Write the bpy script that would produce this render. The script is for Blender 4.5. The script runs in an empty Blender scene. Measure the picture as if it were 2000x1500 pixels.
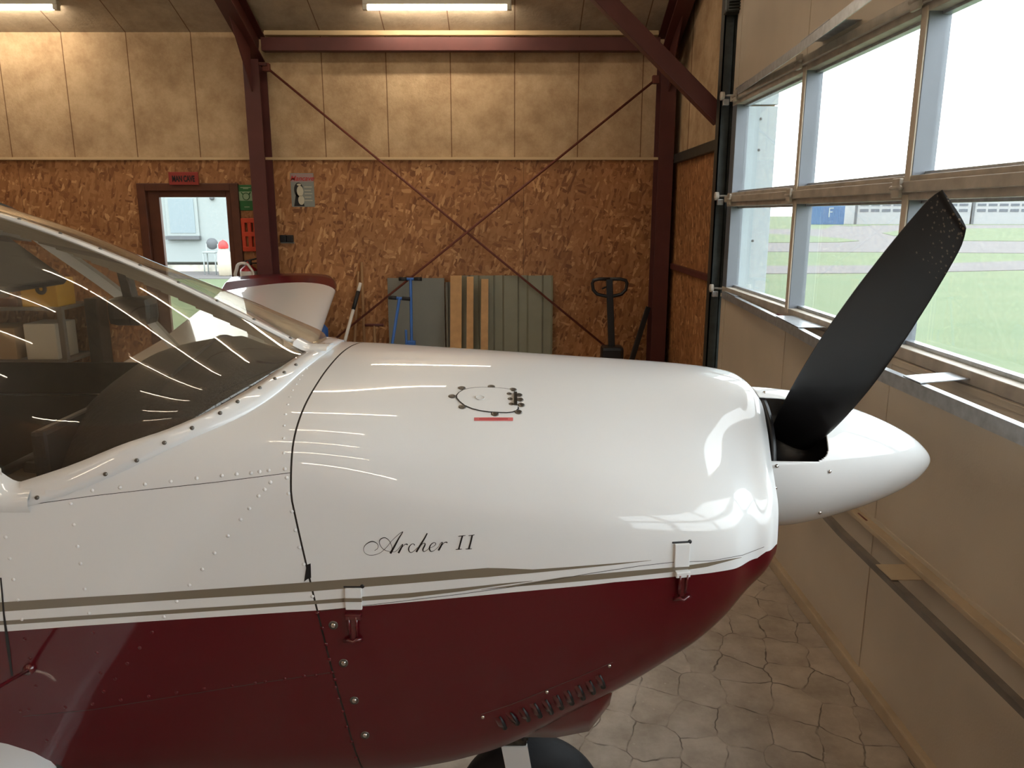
import bpy, bmesh, math, random
from mathutils import Vector, Matrix
from mathutils.bvhtree import BVHTree

random.seed(7)
S = bpy.context.scene
COL = S.collection
R = math.radians

# ------------------------------------------------------------------ camera
CAM_H = 1.93
PITCH = R(12.48)
FPX = 1500.0
cam_d = bpy.data.cameras.new('camera')
cam_d.sensor_width = 36.0
cam_d.lens = FPX / 2000.0 * 36.0
cam_d.clip_start = 0.02
cam_d.clip_end = 2000
cam = bpy.data.objects.new('camera', cam_d)
COL.objects.link(cam)
cam.location = (0, 0, CAM_H)
cam.rotation_euler = (math.pi / 2 - PITCH, 0, 0)
S.camera = cam

# ------------------------------------------------------------------ world / exposure
w = bpy.data.worlds.new('overcast_sky')
S.world = w
w.use_nodes = True
bg = w.node_tree.nodes['Background']
bg.inputs[0].default_value = (0.88, 0.945, 1.0, 1)
bg.inputs[1].default_value = 4.9
S.view_settings.view_transform = 'Standard'
S.view_settings.look = 'None'
S.view_settings.exposure = 0.50
S.view_settings.gamma = 1.0
S.view_settings.use_curve_mapping = False
TUBE_POWER = 34.0
TUBE_COLOR = (1.0, 0.86, 0.68)


# daylight enters through the sectional door's glazing and the man door (no lamps outside)

# ------------------------------------------------------------------ pixel -> world
CP, SP = math.cos(PITCH), math.sin(PITCH)

def ray(px, py):
    a, b = (px - 1000) / FPX, -(py - 750) / FPX
    return Vector((a, CP + b * SP, b * CP - SP))

def at(px, py, X=None, Y=None, Z=None):
    d = ray(px, py)
    if X is not None: t = X / d.x
    elif Y is not None: t = Y / d.y
    else: t = (Z - CAM_H) / d.z
    return Vector((d.x * t, d.y * t, CAM_H + d.z * t))

# ------------------------------------------------------------------ object helpers
def empty(name, loc, label=None, cat=None, group=None, rz=0.0):
    o = bpy.data.objects.new(name, None)
    o.empty_display_size = 0.1
    COL.objects.link(o)
    o.location = loc
    o.rotation_euler = (0, 0, rz)
    tag(o, label, cat, group)
    return o

def tag(o, label=None, cat=None, group=None, kind=None):
    if label: o['label'] = label
    if cat: o['category'] = cat
    if group: o['group'] = group
    if kind: o['kind'] = kind
    return o

def root_loc(p):
    v = Vector((0, 0, 0))
    while p is not None:
        v += Vector(p.location)
        p = p.parent
    return v

class MB:
    """collects shapes (world coordinates), build() links them as one mesh object"""
    def __init__(s): s.v = []; s.f = []; s.m = []; s.mi = 0; s.sm = []
    def add(s, vs, fs, smooth=False):
        n = len(s.v)
        s.v += [Vector(v) for v in vs]
        for f in fs:
            s.f.append([i + n for i in f]); s.m.append(s.mi); s.sm.append(smooth)
        return s
    def box(s, lo, hi, bev=0.0, M=None):
        bm = bmesh.new()
        lo, hi = Vector(lo), Vector(hi)
        bmesh.ops.create_cube(bm, size=1.0)
        c, d = (lo + hi) / 2, hi - lo
        for v in bm.verts: v.co = Vector((v.co.x * d.x, v.co.y * d.y, v.co.z * d.z)) + c
        if bev > 0:
            b = min(bev, 0.45 * min(abs(d.x), abs(d.y), abs(d.z)))
            bmesh.ops.bevel(bm, geom=list(bm.edges), offset=b, segments=2, affect='EDGES', profile=0.6)
        vs = [(M @ v.co if M else v.co.copy()) for v in bm.verts]
        bm.verts.index_update()
        s.add(vs, [[v.index for v in f.verts] for f in bm.faces])
        bm.free()
        return s
    def beam(s, a, b, wd, th, up=(0, 0, 1), bev=0.0):
        a, b = Vector(a), Vector(b)
        L = (b - a).length
        x = (b - a).normalized(); u = Vector(up)
        y = u.cross(x).normalized(); z = x.cross(y)
        M = Matrix.Translation(a) @ Matrix((x, y, z)).transposed().to_4x4()
        return s.box((0, -wd / 2, -th / 2), (L, wd / 2, th / 2), bev, M)
    def tube(s, pts, r, n=12, cap=True):
        pts = [Vector(p) for p in pts]
        rs = r if isinstance(r, (list, tuple)) else [r] * len(pts)
        t0 = (pts[1] - pts[0]).normalized()
        nrm = t0.orthogonal().normalized()
        vs, fs = [], []
        for i, p in enumerate(pts):
            if i == 0: t = t0
            elif i == len(pts) - 1: t = (pts[i] - pts[i - 1]).normalized()
            else: t = ((pts[i + 1] - pts[i]).normalized() + (pts[i] - pts[i - 1]).normalized()).normalized()
            nrm = (nrm - t * nrm.dot(t)).normalized()
            bn = t.cross(nrm)
            for k in range(n):
                a = 2 * math.pi * k / n
                vs.append(p + (nrm * math.cos(a) + bn * math.sin(a)) * rs[i])
        for i in range(len(pts) - 1):
            for k in range(n):
                k2 = (k + 1) % n
                fs.append([i * n + k, i * n + k2, (i + 1) * n + k2, (i + 1) * n + k])
        if cap:
            fs.append(list(range(n))[::-1]); fs.append([(len(pts) - 1) * n + k for k in range(n)])
        return s.add(vs, fs, True)
    def lathe(s, prof, org, axis=(0, 0, 1), n=32, ref=None):
        ax = Vector(axis).normalized(); u = ax.orthogonal().normalized() if ref is None else Vector(ref).normalized()
        v_ = ax.cross(u); org = Vector(org)
        vs, fs = [], []
        for (h, r) in prof:
            for k in range(n):
                a = 2 * math.pi * k / n
                vs.append(org + ax * h + (u * math.cos(a) + v_ * math.sin(a)) * max(r, 1e-5))
        for i in range(len(prof) - 1):
            for k in range(n):
                k2 = (k + 1) % n
                fs.append([i * n + k, i * n + k2, (i + 1) * n + k2, (i + 1) * n + k])
        return s.add(vs, fs, True)
    def prism(s, poly, d):
        """poly: planar list of world points, extruded by vector d"""
        d = Vector(d); n = len(poly)
        vs = [Vector(p) for p in poly] + [Vector(p) + d for p in poly]
        fs = [list(range(n))[::-1], [n + i for i in range(n)]]
        for i in range(n):
            j = (i + 1) % n
            fs.append([i, j, n + j, n + i])
        return s.add(vs, fs)
    def grid(s, rows, smooth=True, closed=False):
        n = len(rows[0]); vs = [p for r in rows for p in r]; fs = []
        for i in range(len(rows) - 1):
            for k in range(n if closed else n - 1):
                k2 = (k + 1) % n
                fs.append([i * n + k, i * n + k2, (i + 1) * n + k2, (i + 1) * n + k])
        return s.add(vs, fs, smooth)
    def build(s, name, mats, parent=None, origin=None, flip=False, merge=True):
        if not isinstance(mats, (list, tuple)): mats = [mats]
        if parent is not None: off = root_loc(parent)
        elif origin is not None: off = Vector(origin)
        else: off = Vector((0, 0, 0))
        me = bpy.data.meshes.new(name)
        bm = bmesh.new()
        bv = [bm.verts.new(v - off) for v in s.v]
        for f, m, sm in zip(s.f, s.m, s.sm):
            try:
                bf = bm.faces.new([bv[i] for i in f])
            except ValueError:
                continue
            bf.material_index = m; bf.smooth = sm
        if merge: bmesh.ops.remove_doubles(bm, verts=bm.verts, dist=1e-5)
        bmesh.ops.recalc_face_normals(bm, faces=bm.faces)
        if flip: bmesh.ops.reverse_faces(bm, faces=bm.faces)
        bm.to_mesh(me); bm.free()
        for m in mats: me.materials.append(m)
        o = bpy.data.objects.new(name, me)
        COL.objects.link(o)
        if parent is not None: o.parent = parent
        else: o.location = off
        return o

def struct(o): o['kind'] = 'structure'; return o

# ------------------------------------------------------------------ materials
def srgb(*c):
    return tuple(((x / 255) / 12.92 if x / 255 <= 0.04045 else ((x / 255 + 0.055) / 1.055) ** 2.4) for x in c) + (1.0,)

def N(nt, t, **kw):
    n = nt.nodes.new(t)
    for k, v in kw.items(): setattr(n, k, v)
    return n

def pmat(name, col, rough=0.6, metal=0.0, coat=0.0, coat_rough=0.03, spec=0.5,
         noise=0.0, nscale=8.0, bump=0.0, bscale=60.0, col2=None):
    m = bpy.data.materials.new(name); m.use_nodes = True
    nt = m.node_tree; b = nt.nodes['Principled BSDF']
    b.inputs['Base Color'].default_value = col
    b.inputs['Roughness'].default_value = rough
    b.inputs['Metallic'].default_value = metal
    b.inputs['Coat Weight'].default_value = coat
    b.inputs['Coat Roughness'].default_value = coat_rough
    b.inputs['Specular IOR Level'].default_value = spec
    if noise > 0 or bump > 0:
        tc = N(nt, 'ShaderNodeTexCoord')
    if noise > 0:
        nz = N(nt, 'ShaderNodeTexNoise'); nz.inputs['Scale'].default_value = nscale
        nz.inputs['Detail'].default_value = 6
        nt.links.new(tc.outputs['Object'], nz.inputs['Vector'])
        mr = N(nt, 'ShaderNodeMapRange'); mr.inputs[1].default_value = 0.3; mr.inputs[2].default_value = 0.7
        nt.links.new(nz.outputs['Fac'], mr.inputs[0])
        mx = N(nt, 'ShaderNodeMix', data_type='RGBA')
        c2 = col2 if col2 else tuple(c * (1 - noise) for c in col[:3]) + (1,)
        mx.inputs[6].default_value = col; mx.inputs[7].default_value = c2
        nt.links.new(mr.outputs[0], mx.inputs[0])
        nt.links.new(mx.outputs[2], b.inputs['Base Color'])
    if bump > 0:
        nb = N(nt, 'ShaderNodeTexNoise'); nb.inputs['Scale'].default_value = bscale; nb.inputs['Detail'].default_value = 4
        nt.links.new(tc.outputs['Object'], nb.inputs['Vector'])
        bp = N(nt, 'ShaderNodeBump'); bp.inputs['Strength'].default_value = bump; bp.inputs['Distance'].default_value = 0.01
        nt.links.new(nb.outputs['Fac'], bp.inputs['Height'])
        nt.links.new(bp.outputs[0], b.inputs['Normal'])
    return m

def math_n(nt, op, a, b=None, clamp=False):
    n = N(nt, 'ShaderNodeMath', operation=op); n.use_clamp = clamp
    for i, x in enumerate((a, b)):
        if x is None: continue
        if isinstance(x, (int, float)): n.inputs[i].default_value = x
        else: nt.links.new(x, n.inputs[i])
    return n.outputs[0]

def osb_mat(name, axis='XZ'):
    m = bpy.data.materials.new(name); m.use_nodes = True
    nt = m.node_tree; b = nt.nodes['Principled BSDF']; L = nt.links
    tc = N(nt, 'ShaderNodeTexCoord')
    sep = N(nt, 'ShaderNodeSeparateXYZ'); L.new(tc.outputs['Object'], sep.inputs[0])
    u = sep.outputs['X'] if axis == 'XZ' else sep.outputs['Y']
    v = sep.outputs['Z']
    comb = N(nt, 'ShaderNodeCombineXYZ'); L.new(u, comb.inputs[0]); L.new(v, comb.inputs[1])
    nz = N(nt, 'ShaderNodeTexNoise'); nz.inputs['Scale'].default_value = 6; nz.inputs['Detail'].default_value = 3
    L.new(comb.outputs[0], nz.inputs['Vector'])
    prev = None
    for i, (rot, sx, sy) in enumerate(((18, 38, 11), (-48, 34, 11), (78, 36, 12), (-14, 48, 14))):
        mp = N(nt, 'ShaderNodeMapping'); mp.inputs['Rotation'].default_value = (0, 0, R(rot))
        mp.vector_type = 'TEXTURE'; mp.inputs['Scale'].default_value = (1 / sx, 1 / sy, 1); mp.inputs['Location'].default_value = (i * 3.7, i * 9.1, 0)
        vm = N(nt, 'ShaderNodeVectorMath', operation='MULTIPLY_ADD')
        L.new(nz.outputs['Color'], vm.inputs[0]); vm.inputs[1].default_value = (0.05, 0.05, 0)
        L.new(comb.outputs[0], vm.inputs[2])
        L.new(vm.outputs[0], mp.inputs['Vector'])
        vo = N(nt, 'ShaderNodeTexVoronoi', voronoi_dimensions='2D'); vo.inputs['Scale'].default_value = 1.0
        L.new(mp.outputs[0], vo.inputs['Vector'])
        sc = N(nt, 'ShaderNodeSeparateColor'); L.new(vo.outputs['Color'], sc.inputs[0])
        ramp = N(nt, 'ShaderNodeValToRGB')
        e = ramp.color_ramp.elements
        e[0].position = 0.0; e[0].color = srgb(124, 78, 44)
        e[1].position = 1.0; e[1].color = srgb(208, 160, 110)
        a = ramp.color_ramp.elements.new(0.25); a.color = srgb(156, 105, 62)
        a = ramp.color_ramp.elements.new(0.6); a.color = srgb(168, 116, 71)
        a = ramp.color_ramp.elements.new(0.88); a.color = srgb(178, 127, 81)
        L.new(sc.outputs[0], ramp.inputs[0])
        if prev is None: prev = ramp.outputs[0]
        else:
            mx = N(nt, 'ShaderNodeMix', data_type='RGBA')
            L.new(math_n(nt, 'GREATER_THAN', sc.outputs[1], 0.5), mx.inputs[0])
            L.new(prev, mx.inputs[6]); L.new(ramp.outputs[0], mx.inputs[7]); prev = mx.outputs[2]
    n2 = N(nt, 'ShaderNodeTexNoise'); n2.inputs['Scale'].default_value = 1.3; n2.inputs['Detail'].default_value = 4
    L.new(comb.outputs[0], n2.inputs['Vector'])
    mr = N(nt, 'ShaderNodeMapRange'); mr.inputs[1].default_value = 0.3; mr.inputs[2].default_value = 0.7
    mr.inputs[3].default_value = 0.82; mr.inputs[4].default_value = 1.08
    L.new(n2.outputs['Fac'], mr.inputs[0])
    # plywood sheet joints every 1.22 m
    fr = math_n(nt, 'FRACT', math_n(nt, 'DIVIDE', math_n(nt, 'ADD', u, 4.77 if axis == 'XZ' else 0.3), 1.22 * 2))
    jt = math_n(nt, 'LESS_THAN', fr, 0.0022)
    sh = math_n(nt, 'MULTIPLY', mr.outputs[0], math_n(nt, 'SUBTRACT', 1.0, math_n(nt, 'MULTIPLY', jt, 0.45)))
    vm = N(nt, 'ShaderNodeVectorMath', operation='SCALE'); L.new(prev, vm.inputs[0]); L.new(sh, vm.inputs['Scale'])
    L.new(vm.outputs[0], b.inputs['Base Color'])
    b.inputs['Roughness'].default_value = 0.62
    bp = N(nt, 'ShaderNodeBump'); bp.inputs['Strength'].default_value = 0.25; bp.inputs['Distance'].default_value = 0.004
    L.new(prev, bp.inputs['Height']); L.new(bp.outputs[0], b.inputs['Normal'])
    return m

def board_mat(name, axis='X', off=0.0, joint=0.605, col=srgb(206, 180, 145), col2=srgb(172, 144, 112)):
    """rough cement-bonded boards with open joints"""
    m = bpy.data.materials.new(name); m.use_nodes = True
    nt = m.node_tree; b = nt.nodes['Principled BSDF']; L = nt.links
    tc = N(nt, 'ShaderNodeTexCoord')
    sep = N(nt, 'ShaderNodeSeparateXYZ'); L.new(tc.outputs['Object'], sep.inputs[0])
    nz = N(nt, 'ShaderNodeTexNoise'); nz.inputs['Scale'].default_value = 3.2; nz.inputs['Detail'].default_value = 9; nz.inputs['Roughness'].default_value = 0.72
    L.new(tc.outputs['Object'], nz.inputs['Vector'])
    mr = N(nt, 'ShaderNodeMapRange'); mr.inputs[1].default_value = 0.36; mr.inputs[2].default_value = 0.64
    L.new(nz.outputs['Fac'], mr.inputs[0])
    mx = N(nt, 'ShaderNodeMix', data_type='RGBA'); mx.inputs[6].default_value = col2; mx.inputs[7].default_value = col
    L.new(mr.outputs[0], mx.inputs[0])
    fr = math_n(nt, 'FRACT', math_n(nt, 'DIVIDE', math_n(nt, 'ADD', sep.outputs[axis], off), joint))
    jn = math_n(nt, 'LESS_THAN', fr, 0.016)
    mj = N(nt, 'ShaderNodeMix', data_type='RGBA'); L.new(math_n(nt, 'MULTIPLY', jn, 0.75), mj.inputs[0])
    L.new(mx.outputs[2], mj.inputs[6]); mj.inputs[7].default_value = srgb(98, 62, 38)
    L.new(mj.outputs[2], b.inputs['Base Color'])
    b.inputs['Roughness'].default_value = 0.95; b.inputs['Specular IOR Level'].default_value = 0.15
    nb = N(nt, 'ShaderNodeTexNoise'); nb.inputs['Scale'].default_value = 22; nb.inputs['Detail'].default_value = 8; nb.inputs['Roughness'].default_value = 0.7
    L.new(tc.outputs['Object'], nb.inputs['Vector'])
    hh = math_n(nt, 'SUBTRACT', nb.outputs['Fac'], math_n(nt, 'MULTIPLY', jn, 1.0))
    bp = N(nt, 'ShaderNodeBump'); bp.inputs['Strength'].default_value = 0.55; bp.inputs['Distance'].default_value = 0.012
    L.new(hh, bp.inputs['Height']); L.new(bp.outputs[0], b.inputs['Normal'])
    return m

def paver_mat():
    m = bpy.data.materials.new('concrete_pavers'); m.use_nodes = True
    nt = m.node_tree; b = nt.nodes['Principled BSDF']; L = nt.links
    tc = N(nt, 'ShaderNodeTexCoord')
    nzd = N(nt, 'ShaderNodeTexNoise'); nzd.inputs['Scale'].default_value = 9; L.new(tc.outputs['Object'], nzd.inputs['Vector'])
    vm = N(nt, 'ShaderNodeVectorMath', operation='MULTIPLY_ADD'); L.new(nzd.outputs['Color'], vm.inputs[0])
    vm.inputs[1].default_value = (0.06, 0.06, 0); L.new(tc.outputs['Object'], vm.inputs[2])
    mp = N(nt, 'ShaderNodeMapping'); mp.inputs['Scale'].default_value = (6.0, 5.0, 1); mp.inputs['Rotation'].default_value = (0, 0, R(18))
    L.new(vm.outputs[0], mp.inputs['Vector'])
    vo = N(nt, 'ShaderNodeTexVoronoi', voronoi_dimensions='2D', feature='DISTANCE_TO_EDGE'); vo.inputs['Scale'].default_value = 1
    vo.inputs['Randomness'].default_value = 0.55
    L.new(mp.outputs[0], vo.inputs['Vector'])
    vc = N(nt, 'ShaderNodeTexVoronoi', voronoi_dimensions='2D'); vc.inputs['Scale'].default_value = 1; vc.inputs['Randomness'].default_value = 0.55
    L.new(mp.outputs[0], vc.inputs['Vector'])
    sc = N(nt, 'ShaderNodeSeparateColor'); L.new(vc.outputs['Color'], sc.inputs[0])
    nz = N(nt, 'ShaderNodeTexNoise'); nz.inputs['Scale'].default_value = 5.0; nz.inputs['Detail'].default_value = 12; nz.inputs['Roughness'].default_value = 0.68
    L.new(tc.outputs['Object'], nz.inputs['Vector'])
    r = N(nt, 'ShaderNodeValToRGB'); e = r.color_ramp.elements
    e[0].position = 0.3; e[0].color = srgb(152, 138, 124); e[1].position = 0.72; e[1].color = srgb(200, 188, 174)
    L.new(nz.outputs['Fac'], r.inputs[0])
    vs = N(nt, 'ShaderNodeVectorMath', operation='SCALE'); L.new(r.outputs[0], vs.inputs[0])
    L.new(math_n(nt, 'ADD', math_n(nt, 'MULTIPLY', sc.outputs[0], 0.16), 0.9), vs.inputs['Scale'])
    nj = N(nt, 'ShaderNodeTexNoise'); nj.inputs['Scale'].default_value = 7.0; nj.inputs['Detail'].default_value = 3.0; L.new(tc.outputs['Object'], nj.inputs['Vector'])
    jm = N(nt, 'ShaderNodeMapRange'); jm.inputs[1].default_value = 0.006; jm.inputs[2].default_value = 0.022; jm.inputs[3].default_value = 1; jm.inputs[4].default_value = 0
    L.new(vo.outputs['Distance'], jm.inputs[0])
    jk = N(nt, 'ShaderNodeMapRange'); jk.inputs[1].default_value = 0.42; jk.inputs[2].default_value = 0.58; jk.inputs[3].default_value = 0.0; jk.inputs[4].default_value = 0.75
    L.new(nj.outputs['Fac'], jk.inputs[0])
    mx = N(nt, 'ShaderNodeMix', data_type='RGBA'); L.new(math_n(nt, 'MULTIPLY', jm.outputs[0], jk.outputs[0]), mx.inputs[0])
    L.new(vs.outputs[0], mx.inputs[6]); mx.inputs[7].default_value = srgb(52, 40, 32)
    # pale grit specks
    vg = N(nt, 'ShaderNodeTexVoronoi'); vg.inputs['Scale'].default_value = 26; L.new(tc.outputs['Object'], vg.inputs['Vector'])
    sg = N(nt, 'ShaderNodeSeparateColor'); L.new(vg.outputs['Color'], sg.inputs[0])
    spk = math_n(nt, 'MULTIPLY', math_n(nt, 'LESS_THAN', vg.outputs['Distance'], 0.13), math_n(nt, 'GREATER_THAN', sg.outputs[0], 0.72))
    m2 = N(nt, 'ShaderNodeMix', data_type='RGBA'); L.new(math_n(nt, 'MULTIPLY', spk, 0.6), m2.inputs[0])
    L.new(mx.outputs[2], m2.inputs[6]); m2.inputs[7].default_value = srgb(190, 180, 165)
    L.new(m2.outputs[2], b.inputs['Base Color'])
    b.inputs['Roughness'].default_value = 0.7
    bp = N(nt, 'ShaderNodeBump'); bp.inputs['Strength'].default_value = 0.4; bp.inputs['Distance'].default_value = 0.01
    L.new(math_n(nt, 'SUBTRACT', nz.outputs['Fac'], jm.outputs[0]), bp.inputs['Height']); L.new(bp.outputs[0], b.inputs['Normal'])
    return m

def glass_mat(name, tint=(0.96, 0.98, 0.97), dirt=0.03, gloss=1.0, ior=1.5, dirt_col=(0.8, 0.8, 0.78), dscale=3.0):
    m = bpy.data.materials.new(name); m.use_nodes = True
    nt = m.node_tree; L = nt.links
    nt.nodes.remove(nt.nodes['Principled BSDF']); out = nt.nodes['Material Output']
    tr = N(nt, 'ShaderNodeBsdfTransparent'); tr.inputs[0].default_value = tint + (1,)
    gl = N(nt, 'ShaderNodeBsdfGlossy'); gl.inputs['Roughness'].default_value = 0.0; gl.inputs[0].default_value = (gloss, gloss, gloss, 1)
    fr = N(nt, 'ShaderNodeFresnel'); ge = N(nt, 'ShaderNodeNewGeometry')
    L.new(math_n(nt, 'ADD', ior, math_n(nt, 'MULTIPLY', ge.outputs['Backfacing'], 1.0 / ior - ior)), fr.inputs[0])
    m1 = N(nt, 'ShaderNodeMixShader'); L.new(fr.outputs[0], m1.inputs[0]); L.new(tr.outputs[0], m1.inputs[1]); L.new(gl.outputs[0], m1.inputs[2])
    df = N(nt, 'ShaderNodeBsdfDiffuse'); df.inputs[0].default_value = dirt_col + (1,)
    tc = N(nt, 'ShaderNodeTexCoord'); nz = N(nt, 'ShaderNodeTexNoise'); nz.inputs['Scale'].default_value = dscale; nz.inputs['Detail'].default_value = 5
    L.new(tc.outputs['Object'], nz.inputs['Vector'])
    mr = N(nt, 'ShaderNodeMapRange'); mr.inputs[1].default_value = 0.3; mr.inputs[2].default_value = 0.75
    mr.inputs[3].default_value = dirt * 0.4; mr.inputs[4].default_value = dirt * 1.6
    L.new(nz.outputs['Fac'], mr.inputs[0])
    m2 = N(nt, 'ShaderNodeMixShader'); L.new(mr.outputs[0], m2.inputs[0]); L.new(m1.outputs[0], m2.inputs[1]); L.new(df.outputs[0], m2.inputs[2])
    L.new(m2.outputs[0], out.inputs['Surface'])
    return m

def emit_mat(name, col, strength):
    m = bpy.data.materials.new(name); m.use_nodes = True
    b = m.node_tree.nodes['Principled BSDF']
    b.inputs['Base Color'].default_value = (0.8, 0.8, 0.8, 1)
    b.inputs['Emission Color'].default_value = col + (1,)
    b.inputs['Emission Strength'].default_value = strength
    return m

M = {}
M['osb'] = osb_mat('osb_board', 'XZ')
M['osb_side'] = osb_mat('osb_board_side', 'YZ')
M['board'] = board_mat('rough_beige_board', 'X', 0.0 + 6.05 - 0.02, 0.605)
M['board_side'] = board_mat('rough_beige_board_side', 'Y', 0.1, 1.8)
M['ceil'] = board_mat('rough_grey_beige_board', 'X', 6.05 - 0.02, 0.605, srgb(192, 176, 152), srgb(164, 148, 126))
M['paver'] = paver_mat()
M['red_steel'] = pmat('red_oxide_steel', srgb(92, 44, 40), 0.5, noise=0.25, nscale=5)
M['rust_rod'] = pmat('rusty_rod', srgb(116, 58, 44), 0.6, noise=0.3, nscale=20)
M['brown_wood'] = pmat('dark_stained_wood', srgb(98, 56, 38), 0.45, noise=0.3, nscale=9)
M['white_trim'] = pmat('cream_trim', srgb(205, 180, 140), 0.7)
M['tube_body'] = pmat('lamp_housing', srgb(200, 195, 180), 0.5)
M['tube'] = emit_mat('lamp_tube', TUBE_COLOR, TUBE_POWER)
M['door_panel'] = pmat('beige_door_skin', srgb(198, 184, 164), 0.55, noise=0.12, nscale=2.5, bump=0.08, bscale=120)
M['door_rail'] = pmat('worn_beige_rail', srgb(186, 175, 160), 0.5, noise=0.35, nscale=12)
M['dusty'] = pmat('dusty_cream_steel', srgb(190, 170, 142), 0.6, noise=0.2, nscale=8)
M['grimy'] = pmat('grimy_steel', srgb(124, 114, 104), 0.5, noise=0.4, nscale=10)
M['alu'] = pmat('grey_anodised_frame', srgb(116, 120, 127), 0.4, metal=0.25, noise=0.08, nscale=6)
M['galv'] = pmat('galvanised_steel', srgb(190, 194, 198), 0.35, metal=0.6, noise=0.3, nscale=30)
M['dark_metal'] = pmat('dark_track_steel', srgb(66, 70, 68), 0.45, metal=0.5, noise=0.4, nscale=15)
M['roller'] = pmat('grey_white_nylon', srgb(206, 200, 190), 0.5)
M['pane'] = glass_mat('window_glass', (0.97, 0.985, 0.975), 0.035, 1.0, 1.45, (0.85, 0.9, 0.86))
M['door_glass'] = glass_mat('door_glass', (0.97, 0.985, 0.975), 0.01)
M['black'] = pmat('black_plastic', srgb(24, 24, 26), 0.5)
M['black_paint'] = pmat('black_paint', srgb(30, 30, 32), 0.4)
M['grass'] = pmat('grass', srgb(86, 98, 75), 0.95, noise=0.25, nscale=0.5, col2=srgb(95, 103, 80), spec=0.1)
M['asphalt'] = pmat('pale_asphalt', srgb(100, 97, 96), 0.9, noise=0.12, nscale=0.6, spec=0.1)
M['white_wall'] = pmat('white_render', srgb(136, 143, 142), 0.8)
M['white_pilaster'] = pmat('pale_blue_cladding', srgb(166, 176, 181), 0.7)
M['far_blue'] = pmat('blue_container_paint', srgb(62, 92, 126), 0.6)
M['blind'] = pmat('pale_blind', srgb(120, 132, 137), .5)
M['blue'] = pmat('blue_steel_paint', srgb(52, 100, 170), 0.45)
M['hangar_white'] = pmat('white_hangar_door', srgb(140, 141, 142), 0.7)
M['grey_far'] = pmat('grey_cladding', srgb(84, 87, 90), 0.8)
M['pane_far'] = pmat('distant_window', srgb(74, 80, 88), 0.2)
M['stone'] = pmat('stone_plinth', srgb(190, 186, 172), 0.9, noise=0.5, nscale=3)

# ------------------------------------------------------------------ hangar shell
YB, XR, XL, YF = 7.70, 1.56, -9.0, -3.6     # back, right (door side), left, front
ZE = 3.585                                   # eaves
YM = (YB + YF) / 2; ZR = ZE + 0.41 * (YB - YM)
DX0, DX1, DZ = -3.60, -2.68, 2.20            # man door opening
OSB_T = 2.44

def roof_z(y): return ZE + 0.41 * (YB - y) if y > YM else ZE + 0.41 * (y - YF)

f = MB(); f.box((XL - .2, YF - .2, -0.2), (XR + .25, YB + .2, 0.0)); struct(f.build('floor', M['paver']))
w_ = MB()
w_.box((XL, YB, OSB_T), (XR + .1, YB + .2, ZE + .35))
w_.mi = 1
w_.box((XL, YB - .012, 0), (DX0, YB + .2, OSB_T)); w_.box((DX1, YB - .012, 0), (XR + .1, YB + .2, OSB_T)); w_.box((DX0, YB - .012, DZ), (DX1, YB + .2, OSB_T))
struct(w_.build('wall_back', [M['board'], M['osb']]))
t_ = MB(); t_.box((XL, YB - .045, OSB_T - .004), (XR, YB - .0125, OSB_T + .022), .004); struct(t_.build('trim_1', M['white_trim']))
# gable wall on the door side (door opening from the floor to DOOR_T)
DOOR_T, DY0, DY1 = 3.32, -2.4, 5.42
g = MB()
def gable(mb, x0, x1, y0, y1, zb):
    ys = sorted(set([y0, y1] + ([YM] if y0 < YM < y1 else [])))
    poly = [(x0, y0, zb)] + [(x0, y, roof_z(y) + .05) for y in ys] + [(x0, y1, zb)]
    mb.prism(poly, (x1 - x0, 0, 0))
gable(g, XR, XR + .2, DY1, YB, OSB_T); gable(g, XR, XR + .2, DY0, DY1, DOOR_T); gable(g, XR, XR + .2, YF, DY0, 0)
g.mi = 1
g.box((XR - .012, DY1, 0), (XR + .2, YB, OSB_T))
struct(g.build('wall_right', [M['board_side'], M['osb_side']]))
g = MB(); gable(g, XL - .2, XL, YF, YB, 0); struct(g.build('wall_left', M['osb_side']))
g = MB(); g.box((XL, YF - .2, 0), (XR + .2, YF, ZE + .2)); struct(g.build('wall_front', M['osb']))
c = MB()
for sgn, (ya, yb) in ((1, (YM, YB)), (-1, (YF, YM))):
    za, zb = (ZR, ZE) if sgn > 0 else (ZE, ZR)
    ya2, za2, yb2, zb2 = ya, za, yb, zb
    c.prism([(XL, ya, za), (XL, yb, zb), (XL, yb, zb + .2), (XL, ya, za + .2)], (XR + .25 - XL, 0, 0))
struct(c.build('ceiling', M['ceil']))
t_ = MB(); t_.box((-2.30, YB - .05, ZE - .035), (1.36, YB - .001, ZE + .006), .004); struct(t_.build('trim_2', M['white_trim']))

# ------------------------------------------------------------------ steel frames
def ibeam(mb, a, b, wid, dep, up, tf=.012, tw=.01):
    """a,b axis ends; flanges face +-up"""
    a, b, up = Vector(a), Vector(b), Vector(up).normalized()
    mb.beam(a + up * (dep / 2 - tf / 2), b + up * (dep / 2 - tf / 2), wid, tf, up)
    mb.beam(a - up * (dep / 2 - tf / 2), b - up * (dep / 2 - tf / 2), wid, tf, up)
    mb.beam(a, b, tw, dep - 2 * tf, up)

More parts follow.
